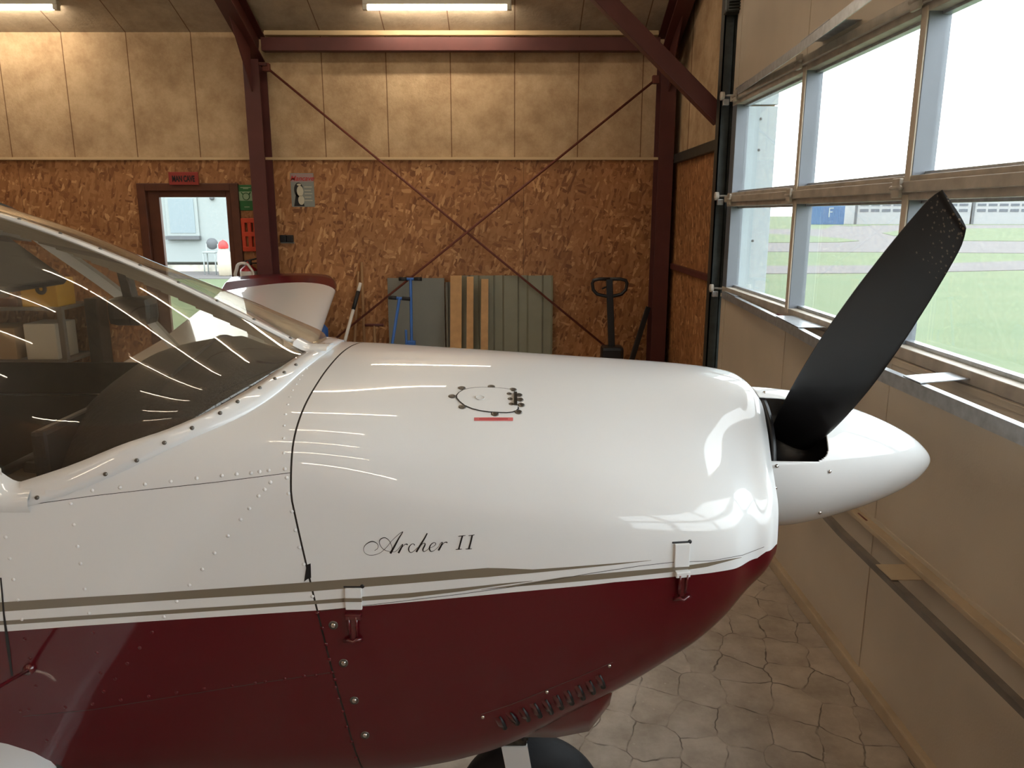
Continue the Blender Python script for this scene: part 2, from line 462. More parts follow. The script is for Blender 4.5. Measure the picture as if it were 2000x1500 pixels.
rd = Vector((0, -1, .41)).normalized(); rup = Vector((0, .41, 1)).normalized()
FR = []
for i, (xc, lab) in enumerate(((-2.37, 'red oxide steel column between man door and aviator poster'),
                               (1.43, 'red oxide steel column in the corner beside the hangar door'))):
    t = empty('steel_column', (xc, YB - .16, 0), lab, 'column', 'steel columns along the back wall')
    cm = MB(); ibeam(cm, (xc, YB - .155, 0), (xc, YB - .155, 3.30), .14, .25, (0, -1, 0)); cm.build('shaft', M['red_steel'], t)
    bp = MB(); bp.box((xc - .12, YB - .33, 0), (xc + .12, YB - .02, .02), .003); bp.build('base_plate', M['red_steel'], t)
    if i == 0:
        gp = MB(); gp.box((xc + .05, YB - .2, 3.26), (xc + .12, YB - .1, 3.285)); gp.build('bracket', M['red_steel'], t)
    FR.append(t)
for i, (xc, lab) in enumerate(((-2.37, 'dark red sloping rafter rising from the column near the man door'),
                               (1.43, 'dark red sloping rafter rising from the corner column'))):
    p0 = Vector((xc, YB - .03, 3.42)); 
    dn = Vector((0, YM - (YB - .03), (roof_z(YM) - .16) - 3.42))
    t = empty('rafter', (xc, YB - .03, 3.42), lab, 'beam', 'rafters')
    r_ = MB(); ibeam(r_, p0, p0 + dn, .14, .24, rup); r_.build('beam', M['red_steel'], t)
    hp = MB(); hp.prism([(xc - .005, YB - .28, 3.02), (xc - .005, YB - .28, 3.42), (xc - .005, YB - .75, 3.55)], (.01, 0, 0)); hp.build('haunch_plate', M['red_steel'], t)
    y0 = YF + .12
    t = None
b_ = MB(); b_.box((-2.30, YB - .16, 3.395), (1.36, YB - .06, 3.51), .004)
tag(b_.build('eaves_beam', M['red_steel']), 'long horizontal red beam under the ceiling, between the two columns', 'beam')
# cross bracing rods
for (a, b, lab) in (((-2.265, 3.25), (1.325, .32), 'thin rusty bracing rod falling from upper left to lower right'),
                    ((1.325, 3.14), (-2.265, .32), 'thin rusty bracing rod rising from lower left to upper right')):
    t = empty('bracing_rod', (a[0], YB - .12, min(a[1], b[1])), lab, 'rod', 'crossed bracing rods on the back wall')
    yy = YB - .15 if a[0] < 0 else YB - .175
    r_ = MB(); r_.tube([(a[0], yy, a[1]), (b[0], yy, b[1])], .011, 8); r_.build('rod', M['rust_rod'], t)
    for q in (a, b):
        e = MB(); s_ = 1 if q[0] < 0 else -1
        e.box((q[0] - .03, yy - .03, q[1] - .035), (q[0] + .03, yy + .03, q[1] + .035), .004); e.build('end_lug', M['rust_rod'], t)
# knee brace near the door jamb
pa, pb = at(1408, 232, Y=5.66), at(1182, 2, Y=5.66)
dirb = (pb - pa).normalized(); pb2 = pa + dirb * 2.35
t = MB(); t.beam(pa, pb2, .10, .115, (0, 0, 1), .006)
tag(t.build('diagonal_brace', M['red_steel'], origin=pa), 'broad red diagonal steel brace running down to the door track', 'beam')
# side rail on the OSB beside the jamb
s_ = MB(); s_.box((XR - .06, DY1 + .0, OSB_T - .05), (XR - .013, YB - .3, OSB_T + .03), .004); struct(s_.build('trim_3', M['dark_metal']))
s_ = MB(); s_.box((XR - .05, DY1 + .02, 1.42), (XR - .013, YB - .3, 1.47), .003); struct(s_.build('trim_4', M['red_steel']))

# ------------------------------------------------------------------ sectional hangar door
XD = 1.47
hd = empty('door_1', (XD, 2.0, 0)); hd['kind'] = 'structure'
ZJ = [0.0, .70, 1.39, 2.02, 2.67, 3.32]
def panel(z0, z1, name='panel'):
    p = MB(); p.box((XD, DY0, z0), (XD + .045, DY1 - .02, z1), .004)
    for z in (z0 + .012, z1 - .012):
        p.box((XD - .006, DY0, z - .012), (XD + .001, DY1 - .02, z + .012), .002)
    for y in (5.32, 4.12, 2.95, 1.78, .6, -.6, -1.8):
        p.box((XD - .004, y - .035, z0 + .02), (XD + .001, y + .035, z1 - .02), .002)
    return p.build(name, M['door_panel'], hd)
panel(.03, ZJ[1]); panel(ZJ[1] + .004, ZJ[2]); panel(ZJ[4] + .005, ZJ[5])
bs = MB(); bs.box((XD - .03, DY0, 0), (XD + .055, DY1 - .02, .06), .008); bs.build('bottom_seal', M['dusty'], hd)
jb = MB(); jb.box((XD - .045, DY0, ZJ[1] - .01), (XD - .003, DY1 - .02, ZJ[1] + .012), .004); jb.build('joint_rail', M['dusty'], hd)
MULL = [5.30, 4.10, 2.95, 1.80, .65, -.50, -1.65, -2.38]
for (z0, z1) in ((ZJ[2] + .004, ZJ[3]), (ZJ[3] + .004, ZJ[4])):
    fr = MB()
    fr.box((XD, DY0, z0), (XD + .055, DY1 - .02, z0 + .045), .004)
    fr.box((XD, DY0, z1 - .04), (XD + .055, DY1 - .02, z1), .004)
    fr.build('sash_rail', M['door_rail'], hd)
    for i, y in enumerate(MULL):
        ml = MB(); wdt = .10 if i == 0 else .045
        ml.box((XD + .002, y - wdt * .5 if i else y, z0 + .04), (XD + .085, y + wdt * .5 if i else y + .1, z1 - .035), .003)
        ml.build('mullion', M['alu'], hd)
        dk = MB(); dk.box((XD - .004, y - .02, z0 + .02), (XD + .004, y + .02, z1 - .02), .002) 
        if i: dk.build('mullion_cap', M['door_panel'], hd)
        if i < len(MULL) - 1:
            y2 = MULL[i + 1]
            pn = MB(); pn.box((XD + .066, y2 + .02, z0 + .04), (XD + .072, y - .0, z1 - .035)); pn.build('pane', M['pane'], hd)
            bd = MB()
            for (lo, hi) in (((XD + .05, y2 + .02, z0 + .045), (XD + .085, y, z0 + .06)), ((XD + .05, y2 + .02, z1 - .052), (XD + .085, y, z1 - .04))):
                bd.box(lo, hi, .002)
            bd.build('glazing_bead', M['galv'], hd)
# middle joint rails
for z in (ZJ[3], ZJ[4]):
    m_ = MB(); m_.box((XD - .02, DY0, z - .012), (XD + .001, DY1 - .02, z + .028), .004)
    m_.build('joint_rail', M['door_rail'], hd)
    for y in (4.12, 2.97, 1.78, 5.25):
        h_ = MB(); h_.box((XD - .034, y - .03, z - .03), (XD - .019, y + .03, z + .04), .004); h_.tube([(XD - .03, y - .04, z + .005), (XD - .03, y + .04, z + .005)], .009, 8)
        h_.build('hinge', M['door_rail'], hd)
for y in (4.12, 2.97, 1.78):
    for z in (ZJ[1], ZJ[2]):
        h_ = MB(); h_.box((XD - .02, y - .025, z - .03), (XD - .004, y + .025, z - .012), .004); h_.tube([(XD - .026, y - .04, z + .005), (XD - .026, y + .04, z + .005)], .009, 8)
        h_.build('hinge', M['rust_rod'], hd)
# bowed reinforcing trusses
def truss(z, plates, dep=.19, y_end=5.35, mat=None, rail_mat=None, hgt=.045):
    rl = MB()
    pts = [(XD - .01, y_end), (XD - .10, 3.95), (XD - dep, 2.9), (XD - dep, DY0 + .4)]
    for (a, b) in zip(pts[:-1], pts[1:]):
        rl.beam((a[0], a[1], z + .0225 - hgt / 2), (b[0], b[1], z + .0225 - hgt / 2), .004, hgt, (0, 0, 1))
        rl.beam((a[0] + .012, a[1], z + .022), (b[0] + .012, b[1], z + .022), .026, .003, (0, 0, 1))
    rl.build('truss_rail', rail_mat or M['galv'], hd)
    for (ya, yb, wd) in plates:
        def xr(y):
            for (a, b) in zip(pts[:-1], pts[1:]):
                if b[1] <= y <= a[1]: return a[0] + (b[0] - a[0]) * (a[1] - y) / (a[1] - b[1])
            return pts[-1][0]
        pl = MB(); pl.prism([(xr(ya), ya, z + .026), (xr(ya - wd), ya - wd, z + .026), (XD, yb - wd, z + .026), (XD, yb, z + .026)], (0, 0, .003))
        pl.build('truss_plate', mat or M['galv'], hd)
truss(1.385, [(5.3, 5.3, .35), (3.98, 3.98, .42), (2.46, 2.52, .11), (1.3, 1.35, .11)])
truss(2.70, [(5.3, 5.2, .3), (3.9, 3.9, .42), (2.5, 2.5, .25)])
truss(.66, [(2.58, 2.58, .12), (1.3, 1.3, .12), (4.2, 4.2, .12)], dep=.15, mat=M['dusty'], rail_mat=M['grimy'], hgt=.022)

jm = MB(); jm.box((XR + .005, DY1 - .035, 0), (XR + .21, DY1 - .005, 2.63), .003); jm.box((XR + .005, DY1 - .038, 2.64), (XR + .21, DY1 - .005, DOOR_T), .003)
struct(jm.build('trim_5', M['white_pilaster']))
for z in (2.55, 2.35, 1.75, 1.05, 2.75):
    s_ = MB(); s_.lathe([(0, .009), (.003, .007), (.004, 0)], (XR + .10, DY1 - .037, z), (0, -1, 0), 10); s_.build('jamb_screw', M['grey_far'], bpy.data.objects['trim_5'])

# vertical door track with rollers
tk = empty('door_track', (1.45, DY1, 0), 'dark vertical door track with pale rollers beside the glazed door', 'track')
v_ = MB(); v_.box((1.40, DY1 + .03, 0), (1.41, DY1 + .12, 3.9)); v_.box((1.40, DY1 + .03, 0), (1.47, DY1 + .04, 3.9)); v_.box((1.46, DY1 + .03, 0), (1.555, DY1 + .11, 3.9), .004)
v_.build('rail', M['dark_metal'], tk)
v_ = MB(); v_.tube([(1.50, DY1 + .015, 2.62), (1.50, DY1 + .015, 3.28)], .012, 10); v_.build('spring_cover', M['red_steel'], tk)
for z in (.72, 1.40, 2.03, 2.68):
    b_ = MB(); b_.lathe([(0, .002), (0, .028), (.022, .028), (.022, .002)], (1.395, DY1 + .01, z + .02), (1, 0, 0), 16)
    b_.build('roller', M['roller'], tk)
    b_ = MB(); b_.tube([(1.41, DY1 + .01, z + .02), (1.49, DY1 - .04, z + .02)], .008, 8); b_.box((1.41, DY1 - .01, z - .04), (1.45, DY1 + .02, z - .0), .004)
    b_.build('roller_bracket', M['galv'], tk)
b_ = MB(); b_.box((1.38, DY1 - .06, 3.20), (1.52, DY1 + .028, 3.38), .02)
for k in range(9):
    b_.tube([(1.395 + .0, DY1 - .08, 3.21 + k * .018), (1.50, DY1 - .08, 3.22 + k * .018)], .006, 6)
b_.build('cable_drum', M['dark_metal'], tk)

# ------------------------------------------------------------------ man door in the back wall
d2 = empty('door_2', ((DX0 + DX1) / 2, YB, 0)); d2['kind'] = 'structure'
m_ = MB(); y0, y1 = YB - .05, YB + .12
m_.box((DX0 - .03, y0, 0), (DX0 + .05, y1, DZ + .02), .006); m_.box((DX1 - .05, y0, 0), (DX1 + .03, y1, DZ + .02), .006); m_.box((DX0 + .05, y0, DZ - .05), (DX1 - .05, y1, DZ + .02), .006)
m_.build('door_frame', M['brown_wood'], d2)
lx0, lx1 = DX0 + .047, DX1 - .047
m_ = MB(); y0, y1 = YB + .0, YB + .05
gx0, gx1, gz0, gz1 = -3.44, -2.79, .18, 2.09
m_.box((lx0, y0, .02), (gx0, y1, DZ - .047), .006); m_.box((gx1, y0, .02), (lx1, y1, DZ - .047), .006)
m_.box((gx0, y0, gz1), (gx1, y1, DZ - .047), .006); m_.box((gx0, y0, .02), (gx1, y1, gz0), .006)
m_.build('door_leaf', M['brown_wood'], d2)
m_ = MB(); m_.box((gx0, YB + .022, gz0), (gx1, YB + .028, gz1)); m_.build('pane', M['door_glass'], d2)

# ------------------------------------------------------------------ ceiling lights
def ceiling_light(x, y, label, x_len=1.22):
    z = roof_z(y) - .055
    t = empty('ceiling_light', (x, y, z), label, 'lamp', 'tube lamps on the hangar ceiling')
    h = MB(); h.box((x - x_len / 2 - .04, y - .035, z + .012), (x + x_len / 2 + .04, y + .045, z + .05), .008)
    for s_ in (-1, 1): h.box((x + s_ * (x_len / 2 + .02) - .022, y - .03, z - .03), (x + s_ * (x_len / 2 + .02) + .022, y + .03, z + .03), .01)
    h.build('housing', M['tube_body'], t)
    q = MB(); q.tube([(x - x_len / 2, y, z - .008), (x + x_len / 2, y, z - .008)], .019, 12); q.build('tube', M['tube'], t)
    return t
ceiling_light(-.655, 7.28, 'glowing warm tube lamp at top centre, over the braced wall panel')
ceiling_light(-4.62, 7.28, 'glowing warm tube lamp in the top left corner of the ceiling')
for y, nth in zip((5.55, 3.9, 2.1, .3, -1.4, -3.0), ('second', 'third', 'fourth', 'fifth', 'sixth', 'seventh')):
    for x, bay in ((-.9, 'over the aeroplane nose'), (-4.6, 'over the aeroplane cabin')):
        ceiling_light(x, y, 'tube lamp in the row %s, %s counted from the poster wall' % (bay, nth))
# ------------------------------------------------------------------ outdoors
GZ = -.05
def gpoly(name, px, mat, z=0.0, thick=.02, kind='structure'):
    pts = [at(x, y, Z=GZ) for x, y in px]
    pts = [Vector((p.x, p.y, GZ + z)) for p in pts]
    mb = MB(); mb.prism(pts, (0, 0, -thick)); o = mb.build(name, mat); o['kind'] = kind; return o
mb = MB(); mb.box((-320, -200, GZ - .1), (420, 700, GZ)); struct(mb.build('grass_field', M['grass']))
gpoly('apron', [(1300, 449), (1493, 448), (1612, 447), (1630, 440.5), (2000, 439.5), (2700, 438.5), (2700, 500), (2000, 495), (1743, 493), (1493, 492), (1300, 492)], M['asphalt'], .02)
gpoly('taxiway', [(1300, 521), (1493, 520), (1720, 519), (2000, 510), (2700, 500), (2700, 520), (2000, 528), (1720, 534), (1300, 536)], M['asphalt'], .02)
gpoly('grass_island', [(1300, 458), (1493, 457), (1572, 461), (1640, 466), (1678, 471.5), (1640, 474), (1493, 475), (1300, 475)], M['grass'], .05, .03)
gpoly('grass_island', [(1723, 456), (1760, 450), (1880, 447), (2000, 446), (2700, 444), (2700, 474), (2000, 472), (1880, 471), (1800, 464), (1745, 461)], M['grass'], .05, .03)
gpoly('grass_island', [(1640, 441.5), (1700, 440.6), (1700, 441.2), (1660, 442.5)], M['grass'], .05, .03)
# blue container
c0 = at(1575, 438.5, Z=GZ); D = c0.y
t = empty('shipping_container', (at(1610, 438.5, Y=D).x, D, GZ), 'blue shipping container far across the grass, seen through the window', 'container')
x0, x1 = at(1575, 438, Y=D).x, at(1648, 438, Y=D).x; zt = at(1600, 402, Y=D).z
b_ = MB(); b_.box((x0, D, GZ), (x1, D + 3, zt), .05)
for k in range(24):
    xx = x0 + (k + .5) * (x1 - x0) / 24; b_.box((xx - .06, D - .05, GZ + .2), (xx + .06, D, zt - .2))
b_.build('body', M['far_blue'], t)
xf = at(1622, 415, Y=D).x; zf = at(1622, 415, Y=D).z
b_ = MB()
b_.box((xf - .35, D - .09, zf - .9), (xf - .15, D - .05, zf + .9)); b_.box((xf - .15, D - .09, zf + .7), (xf + .55, D - .05, zf + .9)); b_.box((xf - .15, D - .09, zf), (xf + .4, D - .05, zf + .18))
b_.build('marking', M['white_wall'], t)
# far hangars
def far_hangar(pxa, pxb, lab):
    D = at(1700, 438, Z=GZ).y
    xa, xb = at(pxa, 438, Y=D).x, at(pxb, 438, Y=D).x
    t = empty('far_hangar', ((xa + xb) / 2, D, GZ), lab, 'building', 'white hangars across the apron')
    H = 4.7
    b_ = MB(); b_.box((xa, D, GZ), (xb, D + 12, H)); b_.build('wall', M['hangar_white'], t)
    b_ = MB(); b_.box((xa - .4, D - .15, GZ), (xa + .1, D - .01, H)); b_.build('corner_post', M['grey_far'], t)
    n = max(1, int((xb - xa) / 2.1))
    for zz, hh in ((at(1700, 411, Y=D).z, .55), (at(1700, 400, Y=D).z, .45)):
        b_ = MB()
        for k in range(n):
            xx = xa + .6 + k * (xb - xa - .8) / n
            b_.box((xx, D - .06, zz - hh / 2), (xx + (xb - xa) / n * .75, D - .02, zz + hh / 2))
        b_.build('window_row', M['pane_far'], t)
    return t
far_hangar(1671, 1893, 'white hangar across the apron, left one beside the blue container')
far_hangar(1899, 2230, 'white hangar across the apron, right one at the picture edge')
# white building behind the man door
D = at(380, 531, Z=GZ).y
t = empty('white_house', (at(380, 500, Y=D).x, D, GZ), 'white rendered building seen through the glazed man door', 'building')
xa, xb = at(120, 500, Y=D).x, at(700, 500, Y=D).x
b_ = MB(); b_.box((xa, D, GZ + .35), (xb, D + 6, 5)); b_.build('wall', M['white_wall'], t)
b_ = MB(); b_.box((xa, D - .04, GZ), (xb, D, at(380, 517, Y=D).z)); b_.build('plinth', M['stone'], t)
a, b = at(329, 388, Y=D), at(384, 455, Y=D)
wn = MB(); wn.box((a.x - .12, D - .06, b.z - .1), (b.x + .12, D - .01, a.z + .12), .01); wf = wn.build('window', M['white_wall'], t)
wn = MB(); wn.box((a.x, D - .075, b.z), (b.x, D - .06, a.z)); wn.build('pane', M['blind'], wf)
wn = MB(); wn.box((a.x - .15, D - .2, b.z - .22), (b.x + .15, D - .01, b.z - .1)); wn.build('sill', M['grey_far'], wf)
p = at(415, 387, Y=D); wn = MB(); wn.lathe([(0, .0), (.02, .07), (.1, .07), (.12, 0)], p, (0, -1, 0), 12); wn.build('lamp', M['grey_far'], t)
gpoly('paved_path', [(100, 545), (700, 545), (700, 530), (100, 530)], M['asphalt'], .02)
D2 = D - 1.2
gp = at(420, 517, Y=D2)
cb = at(415, 476, Y=D2)
t = empty('garden_chair', (cb.x, D2, GZ), 'white chair with a round grey back by the white building', 'chair')
q = MB(); q.lathe([(0, .0), (.01, .19), (.05, .19), (.06, 0)], (cb.x, D2, cb.z), (0, -1, 0), 24); q.build('backrest', M['grey_far'], t)
sz = at(418, 492, Y=D2).z
q = MB(); q.box((cb.x - .22, D2 - .4, sz - .03), (cb.x + .22, D2 - .02, sz + .03), .02); q.build('seat', M['white_wall'], t)
for sx in (-.19, .19):
    for sy in (-.37, -.05):
        q = MB(); q.tube([(cb.x + sx, D2 + sy, GZ), (cb.x + sx, D2 + sy, cb.z if sy > -.1 else sz)], .022, 8); q.build('leg', M['white_wall'], t)
tb = at(440, 530, Y=D2 - .75)
t = empty('gas_tank', (tb.x, D2 - .75, GZ), 'beige upright tank with a red cover outside the man door', 'tank')
zt = at(436, 482, Y=D2).z
q = MB(); q.lathe([(0, .1), (.04, .2), (.5, .22), (zt - GZ - .15, .2), (zt - GZ, .1), (zt - GZ + .01, .02)], (tb.x, D2 - .75, GZ), (0, 0, 1), 24); q.build('body', pmat('beige_tank', srgb(190, 180, 160), .5), t)
q = MB(); q.lathe([(0, .15), (.1, .16), (.2, .12), (.28, .0)], (tb.x, D2 - .75, zt - .02), (0, 0, 1), 20); q.build('cover', pmat('red_cover', srgb(196, 40, 38), .5), t)

# ------------------------------------------------------------------ things on the back wall
YW = YB - .012
M['sign_red'] = pmat('sign_red', srgb(150, 52, 44), .5)
M['sign_green'] = pmat('sign_green', srgb(40, 110, 56), .45)
M['sign_pale'] = pmat('sign_pale_green', srgb(150, 178, 140), .5)
M['poster_grey'] = pmat('poster_grey', srgb(132, 136, 130), .5)
M['poster_pale'] = pmat('poster_pale', srgb(196, 190, 168), .5)
M['poster_red'] = pmat('poster_red', srgb(184, 62, 58), .5)
M['orange'] = pmat('orange_red_plastic', srgb(204, 70, 40), .45)
M['ext_red'] = pmat('extinguisher_red', srgb(176, 30, 36), .3)
M['white_plastic'] = pmat('white_plastic', srgb(220, 214, 204), .4)
M['pine'] = pmat('pine_plank', srgb(196, 150, 98), .6, noise=.2, nscale=14)
M['sheet_grey'] = pmat('grey_sheet', srgb(126, 126, 118), .5, noise=.08, nscale=5)
M['sheet_green'] = pmat('grey_green_sheet', srgb(140, 138, 118), .45, noise=.12, nscale=6)
M['ash'] = pmat('worn_wood_handle', srgb(150, 112, 74), .6)

def text_obj(s, size, loc, mat, parent, name='lettering', shear=0.0, bold=0.0, depth=.002, sx=1.0):
    cu = bpy.data.curves.new(name, 'FONT'); cu.body = s; cu.size = size; cu.extrude = depth
    cu.align_x = 'CENTER'; cu.align_y = 'CENTER'; cu.shear = shear; cu.offset = bold
    o = bpy.data.objects.new(name, cu); COL.objects.link(o)
    dg = bpy.context.evaluated_depsgraph_get(); me = bpy.data.meshes.new_from_object(o.evaluated_get(dg))
    bpy.data.objects.remove(o)
    loc = Vector(loc) - root_loc(parent)
    for v in me.vertices: v.co = Vector((v.co.x * sx + loc.x, -v.co.z + loc.y, v.co.y + loc.z))
    me.materials.clear(); me.materials.append(mat)
    o = bpy.data.objects.new(name, me); COL.objects.link(o); o.parent = parent
    return o

def wall_rect(px0, py0, px1, py1, y):
    a, b = at(px0, py0, Y=y), at(px1, py1, Y=y)
    return a.x, b.z, b.x, a.z
# MAN CAVE sign
x0, z0, x1, z1 = wall_rect(329, 336, 389, 361, YW - .06)
t = empty('wall_sign', ((x0 + x1) / 2, YW - .06, z0), 'red sign reading MAN CAVE above the man door', 'sign')
q = MB(); q.box((x0, YW - .07, z0), (x1, YW - .056, z1), .003); q.box(((x0+x1)/2 - .05, YW - .056, z0 + .02), ((x0+x1)/2 + .05, YW - .0, z1 - .02)); q.build('board', M['sign_red'], t)
text_obj('MAN CAVE', .078, ((x0 + x1) / 2, YW - .071, (z0 + z1) / 2 - .006), M['black'], t, bold=.0025, sx=.56)
# green sign
x0, z0, x1, z1 = wall_rect(464, 361, 497, 411, YW - .02)
t = empty('wall_sign', ((x0 + x1) / 2, YW - .02, z0), 'green sign with pale centre right of the man door, above the orange rack', 'sign')
q = MB(); q.box((x0, YW - .012, z0), (x1, YW - .001, z1), .003); q.build('board', M['sign_green'], t)
hh = z1 - z0
q = MB(); q.box((x0 + .004, YW - .015, z0 + hh * .38), (x1 - .004, YW - .012, z0 + hh * .74)); q.build('band', M['sign_pale'], t)
cx = (x0 + x1) / 2; cz = z0 + hh * .55
q = MB(); q.lathe([(0, .030), (.003, .036), (.006, .030)], (cx, YW - .015, cz), (0, -1, 0), 20)
for s_ in (-1, 1): q.tube([(cx + s_ * .03, YW - .018, cz + .02), (cx + s_ * .045, YW - .018, cz + .04)], .005, 6)
q.build('symbol', M['sign_green'], t)
for zz, wd in ((z0 + hh * .88, .1), (z0 + hh * .84, .05), (z0 + hh * .12, .05)):
    q = MB(); q.box((cx - wd / 2, YW - .015, zz), (cx + wd / 2, YW - .012, zz + .008)); q.build('text_line', M['sign_pale'], t)
# orange rack
x0, z0, x1, z1 = wall_rect(470, 426, 504, 491, YW - .03)
t = empty('crate_rack', ((x0 + x1) / 2, YW - .03, z0), 'orange red plastic rack with square holes on the wall beside the column', 'rack')
q = MB(); ww, hh = x1 - x0, z1 - z0
for xx in (x0, x0 + ww * .42, x1 - .03): q.box((xx, YW - .035, z0), (xx + .035, YW - .001, z1), .004)
for zz in (z0, z0 + hh * .45, z1 - .045): q.box((x0, YW - .036, zz), (x1, YW - .002, zz + .045), .004)
q.build('body', M['orange'], t)
# fire extinguisher (on the wall just left of the column)
e0 = at(488, 560, Y=YW - .12)
t = empty('fire_extinguisher', (e0.x, e0.y, .62), 'red fire extinguisher with a pale looped hose hanging left of the column', 'extinguisher')
zt = at(488, 518, Y=YW - .12).z
q = MB(); q.lathe([(0, .0), (.01, .075), (.45, .08), (zt - .66, .078), (zt - .62, .03), (zt - .58, .02)], (e0.x, e0.y, .62), (0, 0, 1), 24); q.build('cylinder', M['ext_red'], t)
q = MB(); q.lathe([(0, .0815), (.07, .0815)], (e0.x, e0.y, at(488, 543, Y=YW - .12).z), (0, 0, 1), 24); q.build('label_band', M['white_plastic'], t)
q = MB(); q.box((e0.x - .02, e0.y - .02, zt), (e0.x + .03, e0.y + .02, zt + .05), .005); q.tube([(e0.x - .06, e0.y, zt + .02), (e0.x + .02, e0.y, zt + .05), (e0.x + .12, e0.y, zt + .07)], .008, 8); q.tube([(e0.x - .05, e0.y, zt - .01), (e0.x + .02, e0.y, zt + .02), (e0.x + .1, e0.y, zt + .02)], .007, 8); q.build('handle', M['black'], t)
q = MB(); pts = []
for k in range(40):
    a = k / 39 * 2 * math.pi * 1.7
    pts.append((e0.x - .02 + math.cos(a + 1.2) * (.085 + .014 * math.sin(3 * a)), e0.y - .10 + .001 * k, zt - .06 + math.sin(a + 1.2) * .085))
q.tube(pts, .013, 8); q.build('hose', M['white_plastic'], t)
q = MB(); q.box((e0.x - .03, e0.y + .07, .9), (e0.x + .03, YW, .98), .004); q.build('wall_bracket', M['dark_metal'], t)
# aviator poster
x0, z0, x1, z1 = wall_rect(566, 338, 615, 404, YW - .01)
t = empty('tin_poster', ((x0 + x1) / 2, YW - .01, z0), 'grey tin poster with red lettering and a drawn figure, right of the column', 'poster')
q = MB(); q.box((x0, YW - .006, z0), (x1, YW - .001, z1), .002); q.build('plate', M['poster_grey'], t)
ww, hh = x1 - x0, z1 - z0
q = MB(); q.box((x0 + .006, YW - .0075, z0 + hh * .74), (x1 - .006, YW - .006, z1 - .006)); q.build('title_field', pmat('poster_pink_grey', srgb(158, 134, 132), .5), t)
text_obj('Mancave', .066, ((x0 + x1) / 2, YW - .009, z0 + hh * .84), M['poster_red'], t, shear=.35, bold=.001)
def ell(cx, cz, a, b, y, n=20): return [(cx + a * math.cos(2 * math.pi * k / n), y, cz + b * math.sin(2 * math.pi * k / n)) for k in range(n)]
hx = x0 + ww * .36
q = MB(); q.prism(ell(hx - .005, z0 + hh * .5, .045, .07, YW - .006), (0, -.001, 0))
q.prism([(x0 + ww * .1, YW - .006, z0 + .006), (hx - .03, YW - .006, z0 + hh * .45), (hx + .03, YW - .006, z0 + hh * .25), (x0 + ww * .55, YW - .006, z0 + .006)], (0, -.001, 0)); q.build('figure_shadow', M['black'], t)
q = MB(); q.prism(ell(hx + .008, z0 + hh * .47, .032, .05, YW - .0075), (0, -.001, 0)); q.prism(ell(hx + .015, z0 + hh * .2, .03, .045, YW - .0075), (0, -.001, 0)); q.prism(ell(hx, z0 + hh * .66, .02, .01, YW - .0075), (0, -.001, 0))
q.build('figure', M['poster_pale'], t)
for k in range(5):
    q = MB(); q.box((x0 + ww * .58, YW - .0075, z0 + hh * (.18 + .1 * k)), (x1 - .02 - .01 * (k % 2), YW - .006, z0 + hh * (.2 + .1 * k))); q.build('text_line', M['poster_pale'], t)
# double socket
x0, z0, x1, z1 = wall_rect(547, 459, 573, 473, YW - .03)
t = empty('socket', ((x0 + x1) / 2, YW, z0), 'black double wall socket right of the column, below the poster', 'socket')
for xx in (x0, (x0 + x1) / 2 + .002):
    q = MB(); q.box((xx, YW - .05, z0), (xx + (x1 - x0) / 2 - .002, YW - .001, z1), .008); q.build('outlet', M['black'], t)
    l = MB(); l.box((xx + .012, YW - .056, z1 - .035), (xx + (x1 - x0) / 2 - .014, YW - .05, z1 - .005), .003)
q = MB(); q.box((x0 - .004, YW - .012, z0 - .012), (x1 + .004, YW - .0008, z0)); q.build('back_plate', M['sheet_grey'], t)

# leaning items
def leaning(name, label, cat, build, group=None):
    pass
# grey flat sheet
a, b = at(757, 543, Y=YW - .05), at(868, 543, Y=YW - .05)
q = MB(); q.prism([(a.x, YW - .05, a.z), (b.x, YW - .05, a.z), (b.x, YW - .09, 0), (a.x, YW - .09, 0)], (0, -.02, 0)); pass
tag(q.build('flat_panel', M['sheet_grey'], origin=((a.x + b.x) / 2, YW - .09, 0)), 'flat grey panel leaning on the wall behind the blue tow bar', 'panel')
# corrugated stack
def corr(x0, x1, ztop, yy, pitch, mat, label, slant=0.0, ybot=.04):
    q = MB(); rows = []
    n = max(2, int((x1 - x0) / pitch)); prof = []
    for k in range(n):
        xx = x0 + k * (x1 - x0) / n; p = (x1 - x0) / n
        prof += [(xx, 0), (xx + p * .55, 0), (xx + p * .62, .028), (xx + p * .93, .028)]
    prof.append((x1, 0))
    vs = []
    for (zz, yo) in ((ztop, 0), (0, -ybot)):
        rows.append([(px_ + (slant if zz else 0), yy + yo + d, zz) for px_, d in prof])
    q.grid(rows, smooth=False)
    q.grid([[(p[0], p[1] - .004, p[2]) for p in r] for r in rows], smooth=False)
    n_ = len(prof)
    for r, r2 in ((rows[0], None), (rows[1], None)):
        q.grid([r, [(p[0], p[1] - .004, p[2]) for p in r]], smooth=False)
    tag(q.build('corrugated_sheet', mat, origin=((x0 + x1) / 2, yy - ybot, 0), merge=False), label, 'panel')
a, b = at(889, 538, Y=YW - .06), at(1080, 538, Y=YW - .06)
corr(a.x, b.x, a.z, YW - .07, .24, M['sheet_green'], 'grey-green corrugated sheet leaning behind the pine planks')
a2, b2 = at(870, 545, Y=YW - .06), at(886, 545, Y=YW - .06)
corr(a2.x, b2.x, a2.z - .03, YW - .07, .04, M['sheet_grey'], 'narrow grey ribbed strip between the flat panel and the planks')
